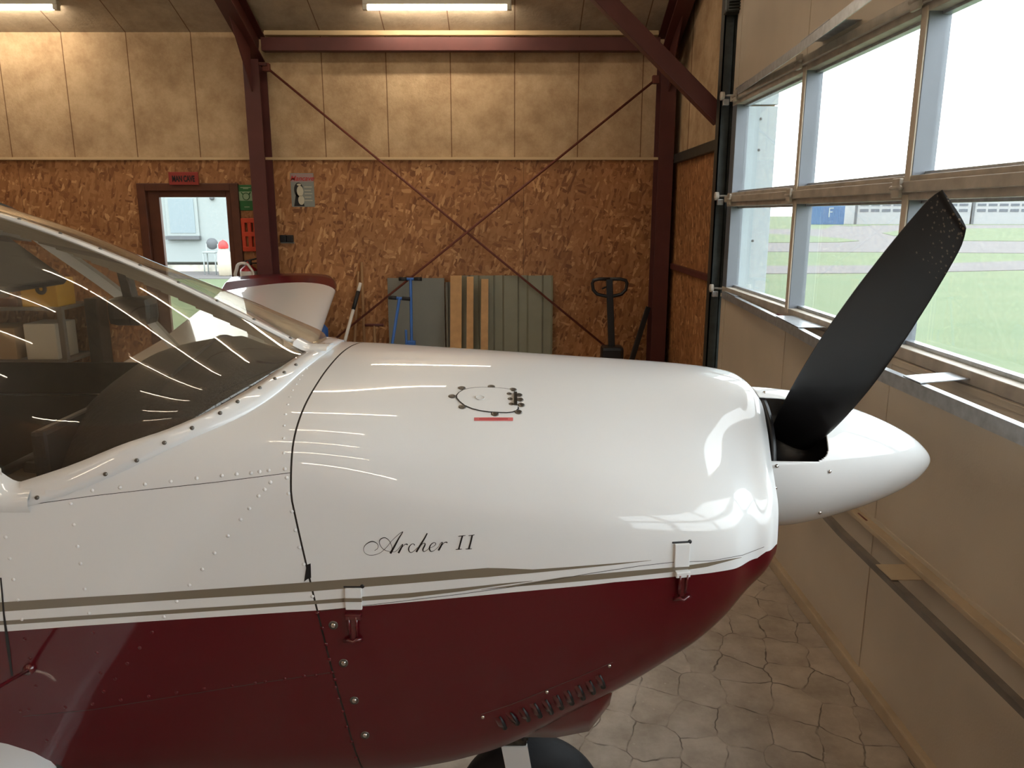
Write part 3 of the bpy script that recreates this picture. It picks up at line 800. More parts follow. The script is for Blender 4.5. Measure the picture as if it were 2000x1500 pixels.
# pine planks
for (p0, p1, top, lab) in ((880, 902, 538, 'wide pine plank leaning on the sheets, leftmost of the three'),
                           (912, 925, 540, 'narrow pine plank leaning on the sheets, middle of the three'),
                           (940, 954, 545, 'narrow pine plank leaning on the sheets, rightmost of the three')):
    a, b = at(p0, top, Y=YW - .15), at(p1, top, Y=YW - .15)
    q = MB(); q.prism([(a.x, YW - .15, a.z), (b.x, YW - .15, a.z), (b.x - .01, YW - .36, 0), (a.x - .01, YW - .36, 0)], (0, -.025, 0))
    tag(q.build('pine_plank', M['pine'], origin=(a.x, YW - .36, 0)), lab, 'plank', 'pine planks by the wall')
# blue tow bars
def tbar(top, lef, rig, bot, y, lab, extra=None):
    T = at(*top, Y=y); a = at(*lef, Y=y); b = at(*rig, Y=y); B = at(*bot, Y=y); dr = (B - T).normalized(); B2 = T + dr * (T.z / -dr.z)
    t = empty('tow_bar', (B2.x, B2.y, 0), lab, 'tow bar', 'blue tow bars')
    q = MB(); q.tube([T, B2 + Vector((0, 0, .01))], .014, 10); q.build('shaft', M['blue'], t)
    q = MB(); q.tube([a, b], .014, 10); q.build('handle', M['blue'], t)
    for e, f_ in ((a, b), (b, a)):
        dd = (f_ - e).normalized(); g_ = MB(); g_.tube([e - dd * .005, e + dd * .07], .018, 10); g_.build('grip', M['black'], t)
    if extra:
        g_ = MB(); c_ = at(*extra, Y=y); g_.box((c_.x - .045, y - .03, c_.z - .1), (c_.x + .045, y + .03, c_.z + .05), .01); g_.tube([(c_.x - .04, y - .04, c_.z - .1), (c_.x - .04, y - .04, c_.z + .16)], .012, 8); g_.build('clamp', M['blue'], t)
    return t
tbar((802, 545), (780, 545), (823, 545), (804, 680), YW - .34, 'taller blue T-handled tow bar in front of the grey panel', (803, 675))
tbar((780, 583), (760, 581), (800, 584), (765, 680), YW - .42, 'shorter blue T-handled tow bar leaning left of the taller one')
# blue knob by the windshield
bk = at(631, 650, Y=YW - .3)
q = MB(); q.lathe([(0, .02), (.03, .05), (.12, .05), (.16, .02)], (bk.x, bk.y, bk.z - .08), (0, 0, 1), 14); q.tube([(bk.x, bk.y, 0), (bk.x, bk.y, bk.z)], .02, 8)
tag(q.build('post_stand', M['blue'], origin=(bk.x, bk.y, 0)), 'small blue post top just above the windshield base', 'stand')
# measuring pole, sticks, T handle
a, b = at(704, 553, Y=YW - .2), at(672, 672, Y=YW - .5); dr = (b - a).normalized(); B2 = a + dr * (a.z / -dr.z)
t = empty('striped_pole', (B2.x, B2.y, 0), 'black and white striped pole leaning on the wall', 'pole')
L_ = (B2 - a).length; segs = [(.0, .06, 'white_plastic'), (.06, .19, 'black'), (.19, .52, 'white_plastic'), (.52, .72, 'black'), (.72, 1.0, 'white_plastic')]
for s0, s1, mm in segs:
    q = MB(); q.tube([a + dr * L_ * s0, a + dr * L_ * s1], .016 if mm == 'white_plastic' else .019, 10); q.build('segment', M[mm], t)
for (tp, bt, lab) in (((706, 512), (712, 680), 'taller wooden broom stick leaning right of the striped pole'), ((700, 530), (692, 680), 'shorter wooden stick leaning behind the striped pole')):
    a, b = at(*tp, Y=YW - .03), at(*bt, Y=YW - .1); dr = (b - a).normalized(); B2 = a + dr * (a.z / -dr.z)
    q = MB(); q.tube([a, B2], .014, 8)
    tag(q.build('wooden_stick', M['ash'], origin=(B2.x, B2.y, 0)), lab, 'stick', 'wooden sticks by the wall')
a = at(731, 635, Y=YW - .25)
t = empty('spade', (a.x, a.y, 0), 'tool with a dark red T handle standing left of the grey panel', 'tool')
q = MB(); q.tube([(a.x - .09, a.y, a.z), (a.x + .09, a.y, a.z)], .014, 8); q.build('handle', M['red_steel'], t)
q = MB(); q.tube([(a.x, a.y, a.z), (a.x, a.y, .3)], .013, 8); q.build('shaft', M['ash'], t)
q = MB(); q.prism([(a.x - .09, a.y, .32), (a.x + .09, a.y, .32), (a.x + .08, a.y, .06), (a.x, a.y, .0), (a.x - .08, a.y, .06)], (0, -.006, 0)); q.build('blade', M['dark_metal'], t)
# pallet jack
y = YW - .65
T = at(1190, 545, Y=y); Bx = at(1195, 690, Y=y)
t = empty('pallet_jack', (Bx.x, y, 0), 'black pallet jack with an upright loop handle by the corner column', 'pallet jack')
l, r_, zb = at(1157, 545, Y=y).x, at(1225, 545, Y=y).x, at(1190, 580, Y=y).z
q = MB(); pts = []
for (fx, fz) in ((0.5, 1), (.2, 1), (.04, .93), (0, .75), (.03, .4), (.15, .15), (.5, 0), (.85, .15), (.97, .4), (1, .75), (.96, .93), (.8, 1), (.5, 1)):
    pts.append((l + (r_ - l) * fx, y, zb + (T.z - zb) * fz))
q.tube(pts, .016, 10); q.tube([(l + .09, y, T.z - .09), (l + .15, y, T.z - .06), (l + (r_ - l) * .5, y, T.z - .055)], .008, 8); q.build('loop_handle', M['black_paint'], t)
q = MB(); q.beam((T.x, y, T.z), (Bx.x, y, Bx.z), .06, .035, (0, 1, 0), .006); q.build('drawbar', M['black_paint'], t)
q = MB(); c_ = at(1195, 690, Y=y); q.box((c_.x - .1, y - .09, .28), (c_.x + .1, y + .09, c_.z + .07), .03); q.build('pump', M['black_paint'], t)
q = MB(); q.lathe([(-.06, .0), (-.06, .09), (.06, .09), (.06, .0)], (c_.x, y, .095), (1, 0, 0), 20); q.build('steer_wheel', M['black'], t)
for s_ in (-1, 1):
    q = MB(); q.box((c_.x + s_ * .19 - .08, y - 1.1, .07), (c_.x + s_ * .19 + .08, y + .02, .12), .01); q.build('fork', M['black_paint'], t)
q = MB(); q.box((c_.x - .27, y - .02, .06), (c_.x + .27, y + .08, .3), .02); q.build('frame', M['black_paint'], t)
# dark leaning bar
a, b = at(1266, 600, Y=YW - .1), at(1234, 702, Y=YW - .3); dr = (b - a).normalized(); B2 = a + dr * (a.z / -dr.z)
q = MB(); q.beam(a, B2, .05, .03, (0, 1, 0), .004)
tag(q.build('steel_bar', M['black_paint'], origin=(B2.x, B2.y, 0)), 'dark flat bar leaning against the corner column', 'bar')

# shelving seen through the windshield
M['yellow'] = pmat('yellow_plastic', srgb(206, 160, 48), .45)
M['carton'] = pmat('cardboard', srgb(178, 148, 112), .8)
M['shelf'] = pmat('grey_shelf', srgb(110, 104, 98), .5)
sx0, sx1, sy0, sy1 = -5.72, -4.20, YW - .55, YW - .02
t = empty('shelving_unit', ((sx0 + sx1) / 2, sy1, 0), 'grey shelving unit with boxes and tools, seen through the windshield', 'shelf')
for xx in (sx0, sx1 - .05):
    for yy in (sy0, sy1 - .05):
        q = MB(); q.box((xx, yy, 0), (xx + .05, yy + .05, 1.05), .004); q.build('post', M['shelf'], t)
SZ = (.12, .55, 1.05)
for zz in SZ:
    q = MB(); q.box((sx0 - .0, sy0 - .01, zz), (sx1, sy1, zz + .03), .004); q.build('board', M['shelf'], t)
def tbox(name, lab, cat, x, z, dx, dy, dz, mat, y=None, group=None):
    y = y if y is not None else sy0 + .03
    q = MB(); q.box((x, y, z), (x + dx, y + dy, z + dz), .01)
    return tag(q.build(name, mat, origin=(x + dx / 2, y + dy / 2, z)), lab, cat, group)
Z3, Z2, Z1 = 1.0805, .5805, .1505
yc = tbox('tool_case', 'yellow tool case on top of the shelving unit', 'case', -4.58, Z3, .34, .3, .26, M['yellow'])
ep = MB(); ep.lathe([(0, .02), (.006, .055), (.012, .02)], (-4.38, sy0 + .03, Z3 + .17), (0, -1, 0), 20); ep.build('round_badge', M['black'], yc)
tbox('battery_charger', 'dark charger box beside the yellow case', 'charger', -5.12, Z3, .27, .25, .2, M['shelf'])
tbox('plastic_tub', 'red plastic tub on top of the shelving unit, left end', 'tub', -5.62, Z3, .4, .35, .1, M['ext_red'])
tbox('parts_tray', 'small brown parts tray between the charger and the yellow case', 'tray', -4.80, Z3, .18, .3, .08, M['brown_wood'])
tbox('cardboard_box', 'large cardboard box on the middle shelf', 'box', -5.07, Z2, .38, .4, .3, M['carton'])
tbox('cardboard_box', 'cardboard box on the bottom shelf', 'box', -5.02, Z1, .4, .4, .32, M['carton'])
tbox('paper_stack', 'white printed carton on the middle shelf, right end', 'box', -4.6, Z2, .3, .35, .34, M['white_plastic'])
tbox('red_box', 'flat red box on the bottom shelf, right end', 'box', -4.55, Z1, .26, .35, .2, M['ext_red'])
tbox('oil_can', 'dark oil can at the left of the middle shelf', 'can', -5.52, Z2, .25, .3, .33, M['black_paint'])
tbox('cupboard', 'dark narrow cupboard standing right of the shelving unit', 'cupboard', -4.15, 0.0, .12, .2, 1.13, M['black_paint'], y=YW - .25)
# ================================================================== the aeroplane
YC = 1.98                                    # centreline
AP = empty('airplane', (0, YC, 0), 'white and maroon low-wing light aeroplane with a black propeller, nose towards the hangar door', 'airplane')

def pchip(xs, ys):
    n = len(xs); h = [xs[i + 1] - xs[i] for i in range(n - 1)]; d = [(ys[i + 1] - ys[i]) / h[i] for i in range(n - 1)]
    m = [0.0] * n
    m[0], m[-1] = d[0], d[-1]
    for i in range(1, n - 1):
        if d[i - 1] * d[i] > 0:
            w1, w2 = 2 * h[i] + h[i - 1], h[i] + 2 * h[i - 1]
            m[i] = (w1 + w2) / (w1 / d[i - 1] + w2 / d[i])
    def f(x):
        x = min(max(x, xs[0]), xs[-1]); i = 0
        while i < n - 2 and x > xs[i + 1]: i += 1
        t = (x - xs[i]) / h[i]
        return ((2 * t**3 - 3 * t**2 + 1) * ys[i] + (t**3 - 2 * t**2 + t) * h[i] * m[i] + (-2 * t**3 + 3 * t**2) * ys[i + 1] + (t**3 - t**2) * h[i] * m[i + 1])
    return f

STN = [
 (-6.0, [(0,1.42),(.03,1.42),(.06,1.41),(.08,1.39),(.09,1.36),(.10,1.33),(.10,1.30),(.10,1.24),(.09,1.17),(.07,1.12),(.03,1.10),(0,1.10)]),
 (-3.3, [(0,1.62),(.12,1.61),(.24,1.59),(.34,1.54),(.40,1.47),(.43,1.40),(.445,1.32),(.44,1.14),(.42,.98),(.36,.86),(.2,.82),(0,.81)]),
 (-1.9, [(0,1.62),(.14,1.62),(.28,1.60),(.42,1.56),(.51,1.50),(.545,1.43),(.56,1.34),(.56,1.13),(.55,.93),(.50,.76),(.28,.69),(0,.68)]),
 (-1.1, [(0,1.59),(.14,1.59),(.28,1.575),(.41,1.545),(.50,1.50),(.535,1.44),(.55,1.35),(.555,1.135),(.545,.92),(.498,.70),(.28,.635),(0,.625)]),
 (-.44, [(0,1.580),(.14,1.574),(.27,1.559),(.40,1.532),(.484,1.492),(.522,1.436),(.538,1.345),(.545,1.137),(.538,.93),(.492,.712),(.28,.645),(0,.635)]),
 (-.15, [(0,1.569),(.14,1.561),(.27,1.54),(.40,1.502),(.482,1.455),(.520,1.40),(.540,1.33),(.545,1.155),(.533,.955),(.485,.757),(.27,.69),(0,.68)]),
 (.12, [(0,1.556),(.135,1.546),(.26,1.519),(.38,1.476),(.465,1.428),(.51,1.372),(.534,1.31),(.541,1.172),(.522,1.0),(.463,.854),(.26,.80),(0,.775)]),
 (.32, [(0,1.543),(.13,1.534),(.24,1.498),(.35,1.445),(.433,1.396),(.488,1.35),(.516,1.295),(.522,1.185),(.495,1.04),(.425,.93),(.25,.875),(0,.865)]),
 (.48, [(0,1.532),(.12,1.522),(.215,1.48),(.31,1.412),(.392,1.367),(.448,1.328),(.480,1.283),(.486,1.198),(.450,1.095),(.38,1.02),(.23,.975),(0,.965)]),
 (.555, [(0,1.522),(.113,1.512),(.2,1.465),(.278,1.39),(.350,1.348),(.405,1.315),(.432,1.275),(.44,1.205),(.42,1.14),(.36,1.09),(.21,1.06),(0,1.055)]),
 (.602, [(0,1.510),(.110,1.500),(.190,1.452),(.262,1.384),(.335,1.342),(.392,1.310),(.420,1.27),(.428,1.21),(.41,1.165),(.345,1.125),(.2,1.10),(0,1.095)]),
 (.632, [(0,1.474),(.098,1.466),(.168,1.420),(.24,1.358),(.308,1.322),(.362,1.298),(.388,1.262),(.394,1.215),(.375,1.18),(.315,1.15),(.18,1.13),(0,1.125)]),
]
KS = [s for s, _ in STN]
LATF = [pchip(KS, [c[k][0] for _, c in STN]) for k in range(12)]
ZF = [pchip(KS, [c[k][1] for _, c in STN]) for k in range(12)]
SUB = 5
def section(s, k0=0, k1=11, sub=SUB):
    c = [(LATF[k](s), ZF[k](s)) for k in range(12)]
    ext = [(-c[1][0], c[1][1])] + c + [(-c[10][0], c[10][1])]
    out = []
    for k in range(k0, k1):
        p0, p1, p2, p3 = ext[k], ext[k + 1], ext[k + 2], ext[k + 3]
        for j in range(sub):
            t = j / sub
            out.append(tuple(.5 * (2 * p1[i] + (p2[i] - p0[i]) * t + (2 * p0[i] - 5 * p1[i] + 4 * p2[i] - p3[i]) * t * t + (3 * p1[i] - p0[i] - 3 * p2[i] + p3[i]) * t**3) for i in (0, 1)))
    out.append(c[k1])
    return out
def shear(s, z):
    k = min(1.0, max(0.0, (.35 - s) / .6)) * min(1.0, max(0.0, (s + 1.3) / .5))
    return k * .17 * max(0.0, 1.38 - z)
def body_row(s, k0, k1, side, grow=0.0, sub=SUB):
    """side -1 near (towards camera), +1 far"""
    r = []
    for (l, z) in section(s, k0, k1, sub):
        bow = max(0.0, min(1.0, (s - .40) / .24)) ** 1.5 * .30 * l * l
        r.append(Vector((s + shear(s, z) - bow, YC + side * (l + (grow if l > .02 else 0)), z)))
    return r
def frange(a, b, n): return [a + (b - a) * i / n for i in range(n + 1)]

def body_mesh(ss, k0, k1):
    """both sides, joined over the top (k0==0) and/or belly"""
    mb = MB()
    if k0 == 0 and k1 == 11:
        mb.grid([body_row(s, 0, 11, -1) + body_row(s, 0, 11, 1)[::-1][1:-1] for s in ss], closed=True)
    elif k0 == 0:
        mb.grid([body_row(s, 0, k1, -1)[::-1] + body_row(s, 0, k1, 1)[1:] for s in ss])
    else:
        mb.grid([body_row(s, k0, 11, -1) + body_row(s, k0, 11, 1)[::-1][1:] for s in ss])
    return mb

SEAM = -.44
# raycast target
bt = body_mesh(frange(-2.4, SEAM, 60) + frange(SEAM + .01, .632, 70), 0, 11)
bvh = BVHTree.FromPolygons([tuple(v) for v in bt.v], bt.f)
def HIT(px, py, off=0.0):
    d = ray(px, py).normalized(); o = Vector((0, 0, CAM_H))
    loc, nrm, i, dist = bvh.ray_cast(o, d)
    if loc is None:
        loc, nrm, i, dist = bvh.find_nearest(o + d * 1.75)
    if nrm.dot(d) > 0: nrm = -nrm
    return loc + nrm * off, nrm

# maroon boundary
BND = [(16,1233),(150,1223),(300,1213),(450,1203),(624,1192),(700,1185),(800,1176),(1000,1157),(1200,1137),(1330,1125),(1400,1117),(1450,1104),(1480,1090),(1494,1078)]
bp_ = sorted((HIT(*p)[0].x, HIT(*p)[0].z) for p in BND)
WHITE = srgb(228, 229, 229)
MAROON = srgb(84, 9, 20)
def paint_mat():
    m = bpy.data.materials.new('two_tone_gloss_paint'); m.use_nodes = True
    nt = m.node_tree; b = nt.nodes['Principled BSDF']; L = nt.links
    tc = N(nt, 'ShaderNodeTexCoord'); sep = N(nt, 'ShaderNodeSeparateXYZ'); L.new(tc.outputs['Object'], sep.inputs[0])
    xr = math_n(nt, 'DIVIDE', math_n(nt, 'ADD', sep.outputs['X'], 1.5), 2.5, True)
    fc = N(nt, 'ShaderNodeFloatCurve'); cv = fc.mapping.curves[0]
    pts = [((x + 1.5) / 2.5, z / 2) for x, z in bp_]
    pts = [(0.0, pts[0][1] - .002)] + pts + [(1.0, pts[-1][1] + .01)]
    cv.points[0].location = pts[0]; cv.points[1].location = pts[-1]
    for p in pts[1:-1]: cv.points.new(*p)
    for p in cv.points: p.handle_type = 'VECTOR'
    fc.mapping.update()
    L.new(xr, fc.inputs['Value'])
    cmp_ = math_n(nt, 'LESS_THAN', math_n(nt, 'DIVIDE', sep.outputs['Z'], 2.0), fc.outputs[0])
    mx = N(nt, 'ShaderNodeMix', data_type='RGBA'); L.new(cmp_, mx.inputs[0]); mx.inputs[6].default_value = WHITE; mx.inputs[7].default_value = MAROON
    L.new(mx.outputs[2], b.inputs['Base Color'])
    b.inputs['Roughness'].default_value = 0.35; b.inputs['Specular IOR Level'].default_value = 0.12
    b.inputs['Coat Weight'].default_value = .85; b.inputs['Coat Roughness'].default_value = 0.02
    nz = N(nt, 'ShaderNodeTexNoise'); nz.inputs['Scale'].default_value = 3.5; nz.inputs['Detail'].default_value = 1
    L.new(tc.outputs['Object'], nz.inputs['Vector'])
    bp = N(nt, 'ShaderNodeBump'); bp.inputs['Strength'].default_value = 0.06; bp.inputs['Distance'].default_value = 0.006
    L.new(nz.outputs['Fac'], bp.inputs['Height']); L.new(bp.outputs[0], b.inputs['Normal']); L.new(bp.outputs[0], b.inputs['Coat Normal'])
    return m
M['paint'] = paint_mat()
M['white_paint'] = pmat('white_gloss_paint', WHITE, .3, coat=1.0, coat_rough=.03, spec=.12)
M['maroon'] = pmat('maroon_gloss_paint', MAROON, .3, coat=1.0, coat_rough=.04)
M['taupe'] = pmat('taupe_stripe', srgb(122, 112, 96), .4, coat=.6, coat_rough=.1)
M['chrome'] = pmat('chrome', srgb(200, 198, 194), .18, metal=1.0)
M['screw_grey'] = pmat('dull_screw', srgb(110, 106, 100), .35, metal=.8)
M['seal'] = pmat('dark_seal', srgb(58, 54, 50), .7)
M['plexi'] = glass_mat('plexiglass', (.80, .78, .72), .05, 1.0, 1.5, (.62, .54, .44), 2.5)
M['trim_dark'] = pmat('dark_brown_leather', srgb(52, 44, 38), .75, noise=.3, nscale=20)
M['glare'] = pmat('black_vinyl', srgb(38, 34, 31), .6, noise=.25, nscale=8, bump=.2, bscale=150)
M['seat'] = pmat('beige_seat_cloth', srgb(112, 98, 82), .85, noise=.2, nscale=15)
def blade_mat():
    m = bpy.data.materials.new('black_blade_paint'); m.use_nodes = True
    nt = m.node_tree; b = nt.nodes['Principled BSDF']; L = nt.links
    tc = N(nt, 'ShaderNodeTexCoord')
    vd = N(nt, 'ShaderNodeVectorMath', operation='DISTANCE'); L.new(tc.outputs['Object'], vd.inputs[0]); vd.inputs[1].default_value = (.76, -.72, 1.93)
    near = N(nt, 'ShaderNodeMapRange'); near.inputs[1].default_value = .02; near.inputs[2].default_value = .16; near.inputs[3].default_value = 1; near.inputs[4].default_value = 0
    L.new(vd.outputs['Value'], near.inputs[0])
    vo = N(nt, 'ShaderNodeTexVoronoi'); vo.inputs['Scale'].default_value = 190; L.new(tc.outputs['Object'], vo.inputs['Vector'])
    sc = N(nt, 'ShaderNodeSeparateColor'); L.new(vo.outputs['Color'], sc.inputs[0])
    pick = math_n(nt, 'LESS_THAN', sc.outputs[0], math_n(nt, 'MULTIPLY', near.outputs[0], .42))
    dot = math_n(nt, 'LESS_THAN', vo.outputs['Distance'], .42)
    mx = N(nt, 'ShaderNodeMix', data_type='RGBA'); L.new(math_n(nt, 'MULTIPLY', pick, dot), mx.inputs[0])
    mx.inputs[6].default_value = srgb(22, 22, 25); mx.inputs[7].default_value = srgb(104, 92, 80)
    L.new(mx.outputs[2], b.inputs['Base Color']); b.inputs['Roughness'].default_value = .42; b.inputs['Specular IOR Level'].default_value = .35
    return m
M['black_gloss'] = blade_mat()
M['tyre'] = pmat('tyre_rubber', srgb(34, 36, 40), .7, bump=.1, bscale=80)
M['oily'] = pmat('oily_metal', srgb(88, 84, 76), .35, metal=.7, noise=.7, nscale=40)
M['red_label'] = pmat('faded_red_label', srgb(206, 104, 104), .5)
M['red_print'] = pmat('red_print', srgb(176, 62, 66), .5)
M['ink'] = pmat('black_lettering', srgb(28, 27, 27), .4)

# --- windshield base curves  (x, lateral, z)
W_IN = [(-.525,0,1.582),(-.531,.10,1.581),(-.541,.20,1.575),(-.560,.32,1.561),(-.590,.41,1.545),(-.627,.458,1.528),(-.69,.490,1.505),(-.771,.508,1.482),(-.88,.515,1.440),(-.987,.516,1.405)]
W_OUT = [(-.478,0,1.619),(-.482,.10,1.618),(-.490,.20,1.613),(-.509,.345,1.590),(-.540,.425,1.560),(-.585,.472,1.528),(-.66,.505,1.485),(-.75,.524,1.440),(-.86,.537,1.395),(-.965,.545,1.362)]
xw = pchip([l for _, l, _ in W_OUT], [x - .02 for x, _, _ in W_OUT])
zw = pchip([-1.2] + [x for x, _, _ in W_OUT][::-1][:5], [1.375] + [z + .015 for _, _, z in W_OUT][::-1][:5])

# --- fuselage skin (deck, sides, belly, tail)
fm = body_mesh(frange(-6.0, -1.3, 24) + frange(-1.28, SEAM - .002, 80), 0, 11)
keep = []
for f_ in fm.f:
    c_ = sum((fm.v[i] for i in f_), Vector()) / len(f_); l = abs(c_.y - YC)
    cut = False
    if c_.x > -1.0:
        if l < .47: cut = c_.x < xw(l) and c_.z > 1.3
        else: cut = c_.x < -.585 and c_.z > zw(c_.x)
    elif c_.x > -3.2: cut = c_.z > 1.378
    keep.append(not cut)
fm.m = [m for m, k in zip(fm.m, keep) if k]; fm.sm = [m for m, k in zip(fm.sm, keep) if k]; fm.f = [m for m, k in zip(fm.f, keep) if k]
# rivets are part of the skin
def dome(mb, p, n, r, h, seg=8):
    mb.lathe([(0, r), (h * .7, r * .75), (h, r * .25), (h, 0)], p, n, seg)
RIV = []
for (cx, cy) in [(40,190),(115,185),(345,208),(450,145),(585,130),(708,115),(833,100),(960,85),(1083,72),(1155,65),(1225,60),(1267,53),(1312,47),(1390,40),
    (1400,83),(1408,160),(1425,248),(1442,338),(1462,422),(1483,505),(1525,662),
    (1320,105),(1292,140),(1262,172),(1217,233),(1175,287),(1112,367),(1047,450),(987,530),(925,607),(862,687),(800,763),
    (360,312),(378,418),(393,502),(413,627),(435,745),(27,373),(47,477),(65,580),(87,680),(107,775),
    (455,838),(472,938),(490,1037),(507,1127),(742,838),(682,913),(622,990),(562,1065),(100,1222),(140,1215),(318,1203),(452,1187),(590,1167),(727,1150),(862,1132),(998,1113),(1132,1100),(1245,1085),(1295,1080),(1390,1065),(1485,1052),(1542,1048),
    (1550,743),(1573,817),(1592,897),(1608,970),(1620,1035),(1634,1068),(1637,1107),(1652,1165),(1673,1225),(1692,1300),(1715,1373),(1738,1450),(120,870),(145,965),(175,1100),(228,1365)]:
    RIV.append((cx * .4, 900 + cy * .4, .0055))
for (cx, cy) in [(1545,712),(1562,700),(1580,688),(1497,800),(1475,833),(1460,853),(1445,877),(1428,905),(1415,938),(1405,975),(1393,1023),(1387,1078),(1385,1140),(1385,1212)]:
    RIV.append((cx * .4, 400 + cy * .4, .0045))
for (px, py, r) in RIV:
    p, n = HIT(px, py)
    dome(fm, p, n, r * .72, .0018)
fm.build('fuselage', M['paint'], AP)
# panel lap lines on the fuselage
def ribbon(pts, wd, name, mat, parent, off=.0007, n_sub=6, mb=None, end=True):
    """pts: pixel polyline (x, y[, w]) laid on the body surface"""
    own = mb is None
    if own: mb = MB()
    P = []
    for a, b in zip(pts[:-1], pts[1:]):
        for j in range(n_sub):
            t = j / n_sub; P.append([a[i] + (b[i] - a[i]) * t for i in range(len(a))])
    P.append(list(pts[-1]))
    H = [HIT(p[0], p[1], off) for p in P]
    ra, rb = [], []
    for i, (h, n) in enumerate(H):
        t = (H[min(i + 1, len(H) - 1)][0] - H[max(i - 1, 0)][0])
        if t.length < 1e-7: t = Vector((1, 0, 0))
        s_ = n.cross(t.normalized()).normalized(); w2 = (P[i][2] if len(P[i]) > 2 else wd) / 2
        ra.append(h + s_ * w2); rb.append(h - s_ * w2)
    mb.grid([ra, rb])
    if own: return mb.build(name, mat, parent, merge=False)
ribbon([(0,992),(70,984),(185,968),(300,955),(420,942),(570,923)], .0012, 'skin_lap', M['seal'], AP, off=.0004)
ribbon([(45,1399),(180,1386),(330,1362),(480,1338),(655,1312)], .0012, 'skin_lap', M['seal'], AP, off=.0004)
# dark seal in the cowl gap
sm_ = body_mesh([SEAM - .006, SEAM + .006], 0, 11)
for v in sm_.v:
    d = Vector((0, YC, 1.2)) - Vector((0, v.y, v.z)); v += d.normalized() * .0025
sm_.build('cowl_seal', M['seal'], AP)

# --- cowling
cs = frange(SEAM + .002, .48, 66) + frange(.49, .632, 22)
uc = body_mesh(cs, 0, 7)
uo = uc.build('upper_cowl', M['paint'], AP)
lc = body_mesh(cs, 7, 11)
# inward rolled front lip and dark inner face
front = body_row(.632, 0, 11, -1) + body_row(.632, 0, 11, 1)[::-1][1:-1]
cen = Vector((.62, YC, 1.30))
lip = MB(); rows = [front]
for k, (dx, sc) in enumerate(((-.002, .965), (-.015, .935), (-.05, .92))):
    rows.append([Vector((v.x + dx, cen.y + (v.y - cen.y) * sc, cen.z + (v.z - cen.z) * sc)) for v in front])
lip.grid(rows, closed=True); lip.build('cowl_lip', M['white_paint'], AP)
lo_ = lc.build('lower_cowl', M['paint'], AP)
back = MB(); back.add([Vector((.60, v.y, v.z)) for v in rows[-1]], [list(range(len(front)))]); back.build('inlet_baffle', M['black'], AP)

# chin scoop under the lower cowl
ch = MB(); rows = []
for (x, zt, zb, l) in ((-.10, .80, .745, .34), (.0, .82, .742, .43), (.10, .85, .762, .46), (.175, .87, .782, .465), (.222, .92, .84, .45), (.245, .93, .89, .40)):
    rows.append([Vector((x, YC - l, zt)), Vector((x, YC - l * 1.0, (zt + zb) / 2)), Vector((x, YC - l * .96, zb)), Vector((x, YC - l * .6, zb - .012)), Vector((x, YC, zb - .015)), Vector((x, YC + l * .6, zb - .012)), Vector((x, YC + l * .96, zb)), Vector((x, YC + l, (zt + zb) / 2)), Vector((x, YC + l, zt))])
ch.grid(rows); ch.add(rows[-1], [list(range(9))]); ch.build('chin_scoop', M['maroon'], lo_)

# --- stripes
def band(top, bot, name, mat, parent, off=.0006, n=60):
    """thin decal between two pixel polylines"""
    def smp(P, t):
        L_ = [0]
        for a, b in zip(P[:-1], P[1:]): L_.append(L_[-1] + math.hypot(b[0] - a[0], b[1] - a[1]))
        d = t * L_[-1]; i = 0
        while i < len(P) - 2 and d > L_[i + 1]: i += 1
        u = (d - L_[i]) / max(1e-9, L_[i + 1] - L_[i])
        return P[i][0] + (P[i + 1][0] - P[i][0]) * u, P[i][1] + (P[i + 1][1] - P[i][1]) * u
    rows = [[], [], []]
    for i in range(n + 1):
        a, b = smp(top, i / n), smp(bot, i / n)
        for k in range(3):
            q = (a[0] + (b[0] - a[0]) * k / 2, a[1] + (b[1] - a[1]) * k / 2)
            rows[k].append(HIT(q[0], q[1], off)[0])
    mb = MB(); mb.grid(rows); return mb.build(name, mat, parent, merge=False)
# upper stripe
band([(-900,1222),(-300,1193),(4,1176),(300,1158),(611,1136.5)], [(-900,1241),(-300,1211),(8,1194),(300,1174),(613,1154.5)], 'stripe', M['taupe'], AP)
band([(610.5,1136.3),(800,1122),(900,1113),(952,1109),(980,1109.5),(1040,1112),(1100,1108),(1200,1100),(1272,1094)],
     [(612.5,1154.3),(800,1139),(900,1130.5),(950,1127),(980,1124),(1040,1119),(1100,1113),(1200,1103),(1272,1094.6)], 'stripe', M['taupe'], uo)
band([(-900,1259),(-300,1229),(12,1212),(300,1193),(614,1172.7)], [(-900,1268),(-300,1237),(14,1220),(300,1201),(615,1179.7)], 'stripe', M['taupe'], AP)
band([(614,1172.7),(800,1158),(900,1148),(980,1139.5),(1040,1134)], [(615,1179.7),(800,1167),(900,1155),(980,1143),(1040,1134.6)], 'stripe', M['taupe'], uo)
band([(940,1151),(1000,1143),(1100,1127),(1200,1117.5),(1312,1108),(1380,1099),(1448,1088)], [(940,1151.6),(1000,1146),(1100,1138),(1200,1129),(1312,1117),(1380,1107),(1448,1088.8)], 'stripe', M['taupe'], uo)
ribbon([(626,1193),(700,1184),(800,1172),(900,1160),(1000,1146),(1060,1136),(1150,1120),(1250,1105),(1312,1098),(1390,1095),(1450,1084),(1492,1068)], .0011, 'cowl_split_line', M['seal'], uo, off=.0009)

